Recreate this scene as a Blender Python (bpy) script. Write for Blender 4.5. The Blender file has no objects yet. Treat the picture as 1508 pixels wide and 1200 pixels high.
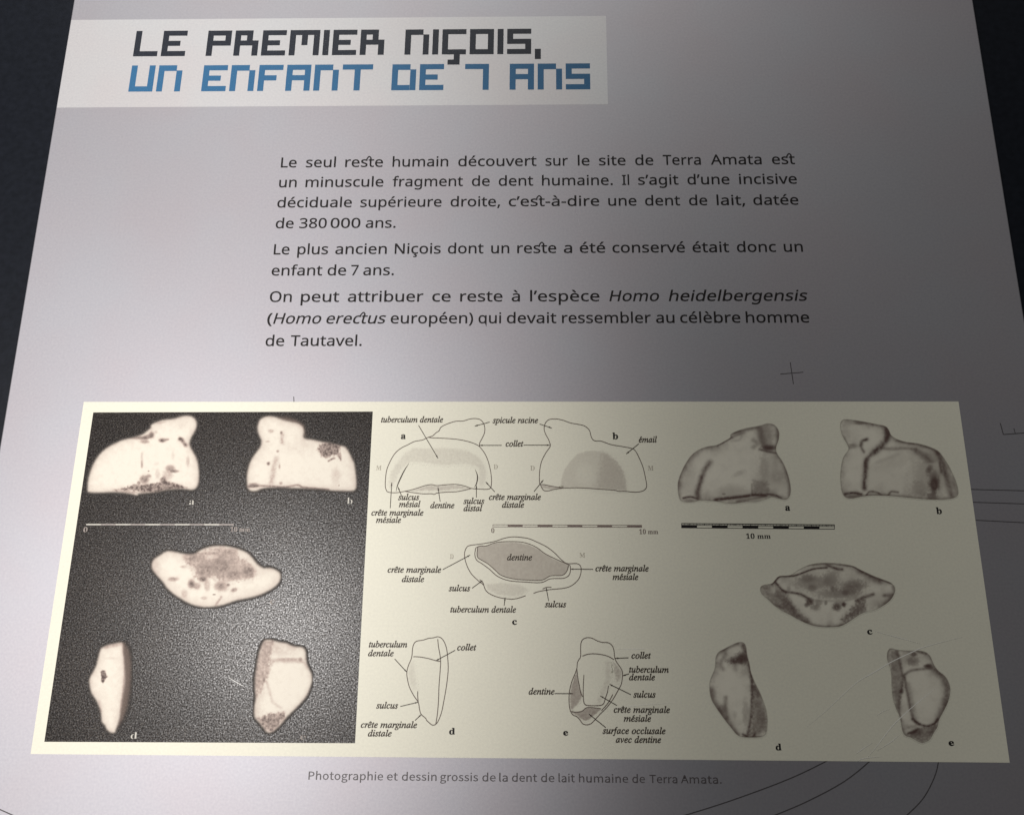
import bpy, math, json
import numpy as np
from mathutils import Matrix, Vector

# ------------------------------------------------------------------ camera, light, exposure
SC = bpy.context.scene
COL = SC.collection
SC.view_settings.view_transform = 'Standard'
SC.view_settings.look = 'None'
SC.view_settings.exposure = 0.0
SC.view_settings.gamma = 1.0

W, H = 1508.0, 1200.0            # survey grid used to measure the print on the panel
FPX, CX, CY = 1340.0, 768.5, 600.0
PITCH, YAW, ROLL = math.radians(16.549), math.radians(1.0187), math.radians(0.2803)
def _rot(a, b, c):
    return Matrix.Rotation(c, 3, 'Z') @ Matrix.Rotation(b, 3, 'Y') @ Matrix.Rotation(a, 3, 'X')
R3 = _rot(PITCH, YAW, ROLL)
RN = np.array(R3)
CAMH = 0.43                      # camera height above the panel face, metres
# panel-local frame: x right, y up the panel, z off its face; the panel leans back on a sloping desk
TILT = Matrix.Translation((0, 0, 0.95)) @ Matrix.Rotation(math.radians(32), 4, 'X')

cam = bpy.data.cameras.new('camera')
cam.sensor_width = 36.0
cam.lens = FPX / W * 36.0
cam.shift_x = -(CX - W / 2) / W
cam.clip_start = 0.01
cam.clip_end = 50
camo = bpy.data.objects.new('camera', cam)
COL.objects.link(camo)
camo.matrix_world = TILT @ Matrix.Translation((0, 0, CAMH)) @ R3.to_4x4()
SC.camera = camo

world = bpy.data.worlds.new('World')
SC.world = world
world.use_nodes = True
bg = world.node_tree.nodes['Background']
bg.inputs[0].default_value = (0.95, 0.97, 1.0, 1)
bg.inputs[1].default_value = WORLD_S = 0.035

def aim(o, loc, target):
    loc, target = Vector(loc), Vector(target)
    q = (target - loc).to_track_quat('-Z', 'Y')
    o.matrix_world = TILT @ (Matrix.Translation(loc) @ q.to_matrix().to_4x4())

sp = bpy.data.lights.new('gallery_spotlight', 'SPOT')
sp.energy = 119
sp.color = (1.0, 0.968, 0.945)
sp.spot_size = math.radians(43.8)
sp.spot_blend = 0.56
sp.shadow_soft_size = 0.05
spo = bpy.data.objects.new('gallery_spotlight', sp)
COL.objects.link(spo)
aim(spo, (-0.565, 0.10, 1.7), (-0.588, 0.085, 0.0))

ar = bpy.data.lights.new('fill_light', 'AREA')  # added fill lamp with no fixture behind it; brightens the side the spotlight misses
ar.shape = 'RECTANGLE'
ar.size, ar.size_y = 1.2, 0.6
ar.energy = 41
ar.color = (1.0, 0.99, 0.95)
aro = bpy.data.objects.new('fill_light', ar)
COL.objects.link(aro)
aim(aro, (-0.35, 2.6, 1.3), (0.1, 0.1, 0.0))

# ------------------------------------------------------------------ helpers
def P(x, y):
    """survey point -> point on the panel face (panel-local metres)"""
    d = RN @ np.array([(x - CX) / FPX, -(y - CY) / FPX, -1.0])
    return np.array([d[0] / -d[2], d[1] / -d[2]]) * CAMH
def PA(xs, ys):
    xs, ys = np.asarray(xs, float), np.asarray(ys, float)
    d = RN @ np.stack([(xs - CX) / FPX, -(ys - CY) / FPX, -np.ones_like(xs)])
    return np.stack([d[0] / -d[2], d[1] / -d[2]], 1) * CAMH
def Z(T, pts):
    return [(T[0] + x / T[2], T[1] + y / T[2]) for x, y in pts]

def finish(name, me, mat, parent, **props):
    me.materials.clear()
    me.materials.append(mat)
    o = bpy.data.objects.new(name, me)
    COL.objects.link(o)
    if parent is not None:
        o.parent = parent
    for k, v in props.items():
        o[k] = v
    return o

class Flat:
    """collects flat printed shapes in panel-local space"""
    def __init__(s): s.v, s.f = [], []
    def add(s, pts, z, faces=None):
        n = len(s.v)
        s.v += [(p[0], p[1], z) for p in pts]
        s.f += [tuple(n + i for i in f) for f in (faces or [tuple(range(len(pts)))])]
    def ribbon(s, pts, w, z, closed=False, taper=False):
        """pts survey points, w width in survey px"""
        p = np.array(PA([a for a, b in pts], [b for a, b in pts]))
        k = CAMH / FPX * 1.04
        n = len(p)
        t = np.zeros_like(p)
        for i in range(n):
            a = p[(i - 1) % n] if (closed or i > 0) else p[i]
            b = p[(i + 1) % n] if (closed or i < n - 1) else p[i]
            d = b - a
            t[i] = d / (np.hypot(*d) + 1e-12)
        nr = np.stack([-t[:, 1], t[:, 0]], 1)
        hw = np.full(n, w * k / 2)
        if taper: hw = hw * np.sin(np.linspace(0.15, math.pi - 0.15, n))
        A, B = p + nr * hw[:, None], p - nr * hw[:, None]
        fs = [(2 * i, 2 * i + 1, 2 * i + 3, 2 * i + 2) for i in range(n - 1)]
        if closed: fs.append((2 * n - 2, 2 * n - 1, 1, 0))
        q = []
        for i in range(n): q += [A[i], B[i]]
        s.add(q, z, fs)
    def arrow(s, a, b, w, z, head=6.5):
        s.ribbon([a, b], w, z)
        a, b = np.array(a), np.array(b)
        d = (b - a) / np.hypot(*(b - a)); nn = np.array([-d[1], d[0]])
        tri = [b + d * 0.6, b - d * head + nn * head * .27, b - d * head - nn * head * .27]
        s.add(PA([t[0] for t in tri], [t[1] for t in tri]), z + 5e-6)
    def quad(s, pts, z):
        s.add(PA([a for a, b in pts], [b for a, b in pts]), z)
    def build(s, name, mat, parent, **props):
        me = bpy.data.meshes.new(name)
        me.from_pydata(s.v, [], s.f)
        # all print faces the reader
        me.update()
        bad = [p.index for p in me.polygons if p.normal.z < 0]
        for i in bad: me.polygons[i].flip()
        me.update()
        return finish(name, me, mat, parent, **props)

def smooth(pts, closed=False, k=4):
    """Catmull-Rom"""
    p = np.array(pts, float); n = len(p); out = []
    rng = range(n) if closed else range(n - 1)
    for i in rng:
        p0 = p[(i - 1) % n] if (closed or i > 0) else p[i]
        p1, p2 = p[i], p[(i + 1) % n]
        p3 = p[(i + 2) % n] if (closed or i + 2 < n) else p[(i + 1) % n]
        for j in range(k):
            t = j / k
            out.append(tuple(0.5 * ((2 * p1) + (-p0 + p2) * t + (2 * p0 - 5 * p1 + 4 * p2 - p3) * t * t + (-p0 + 3 * p1 - 3 * p2 + p3) * t ** 3)))
    if not closed: out.append(tuple(p[-1]))
    return out

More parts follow.
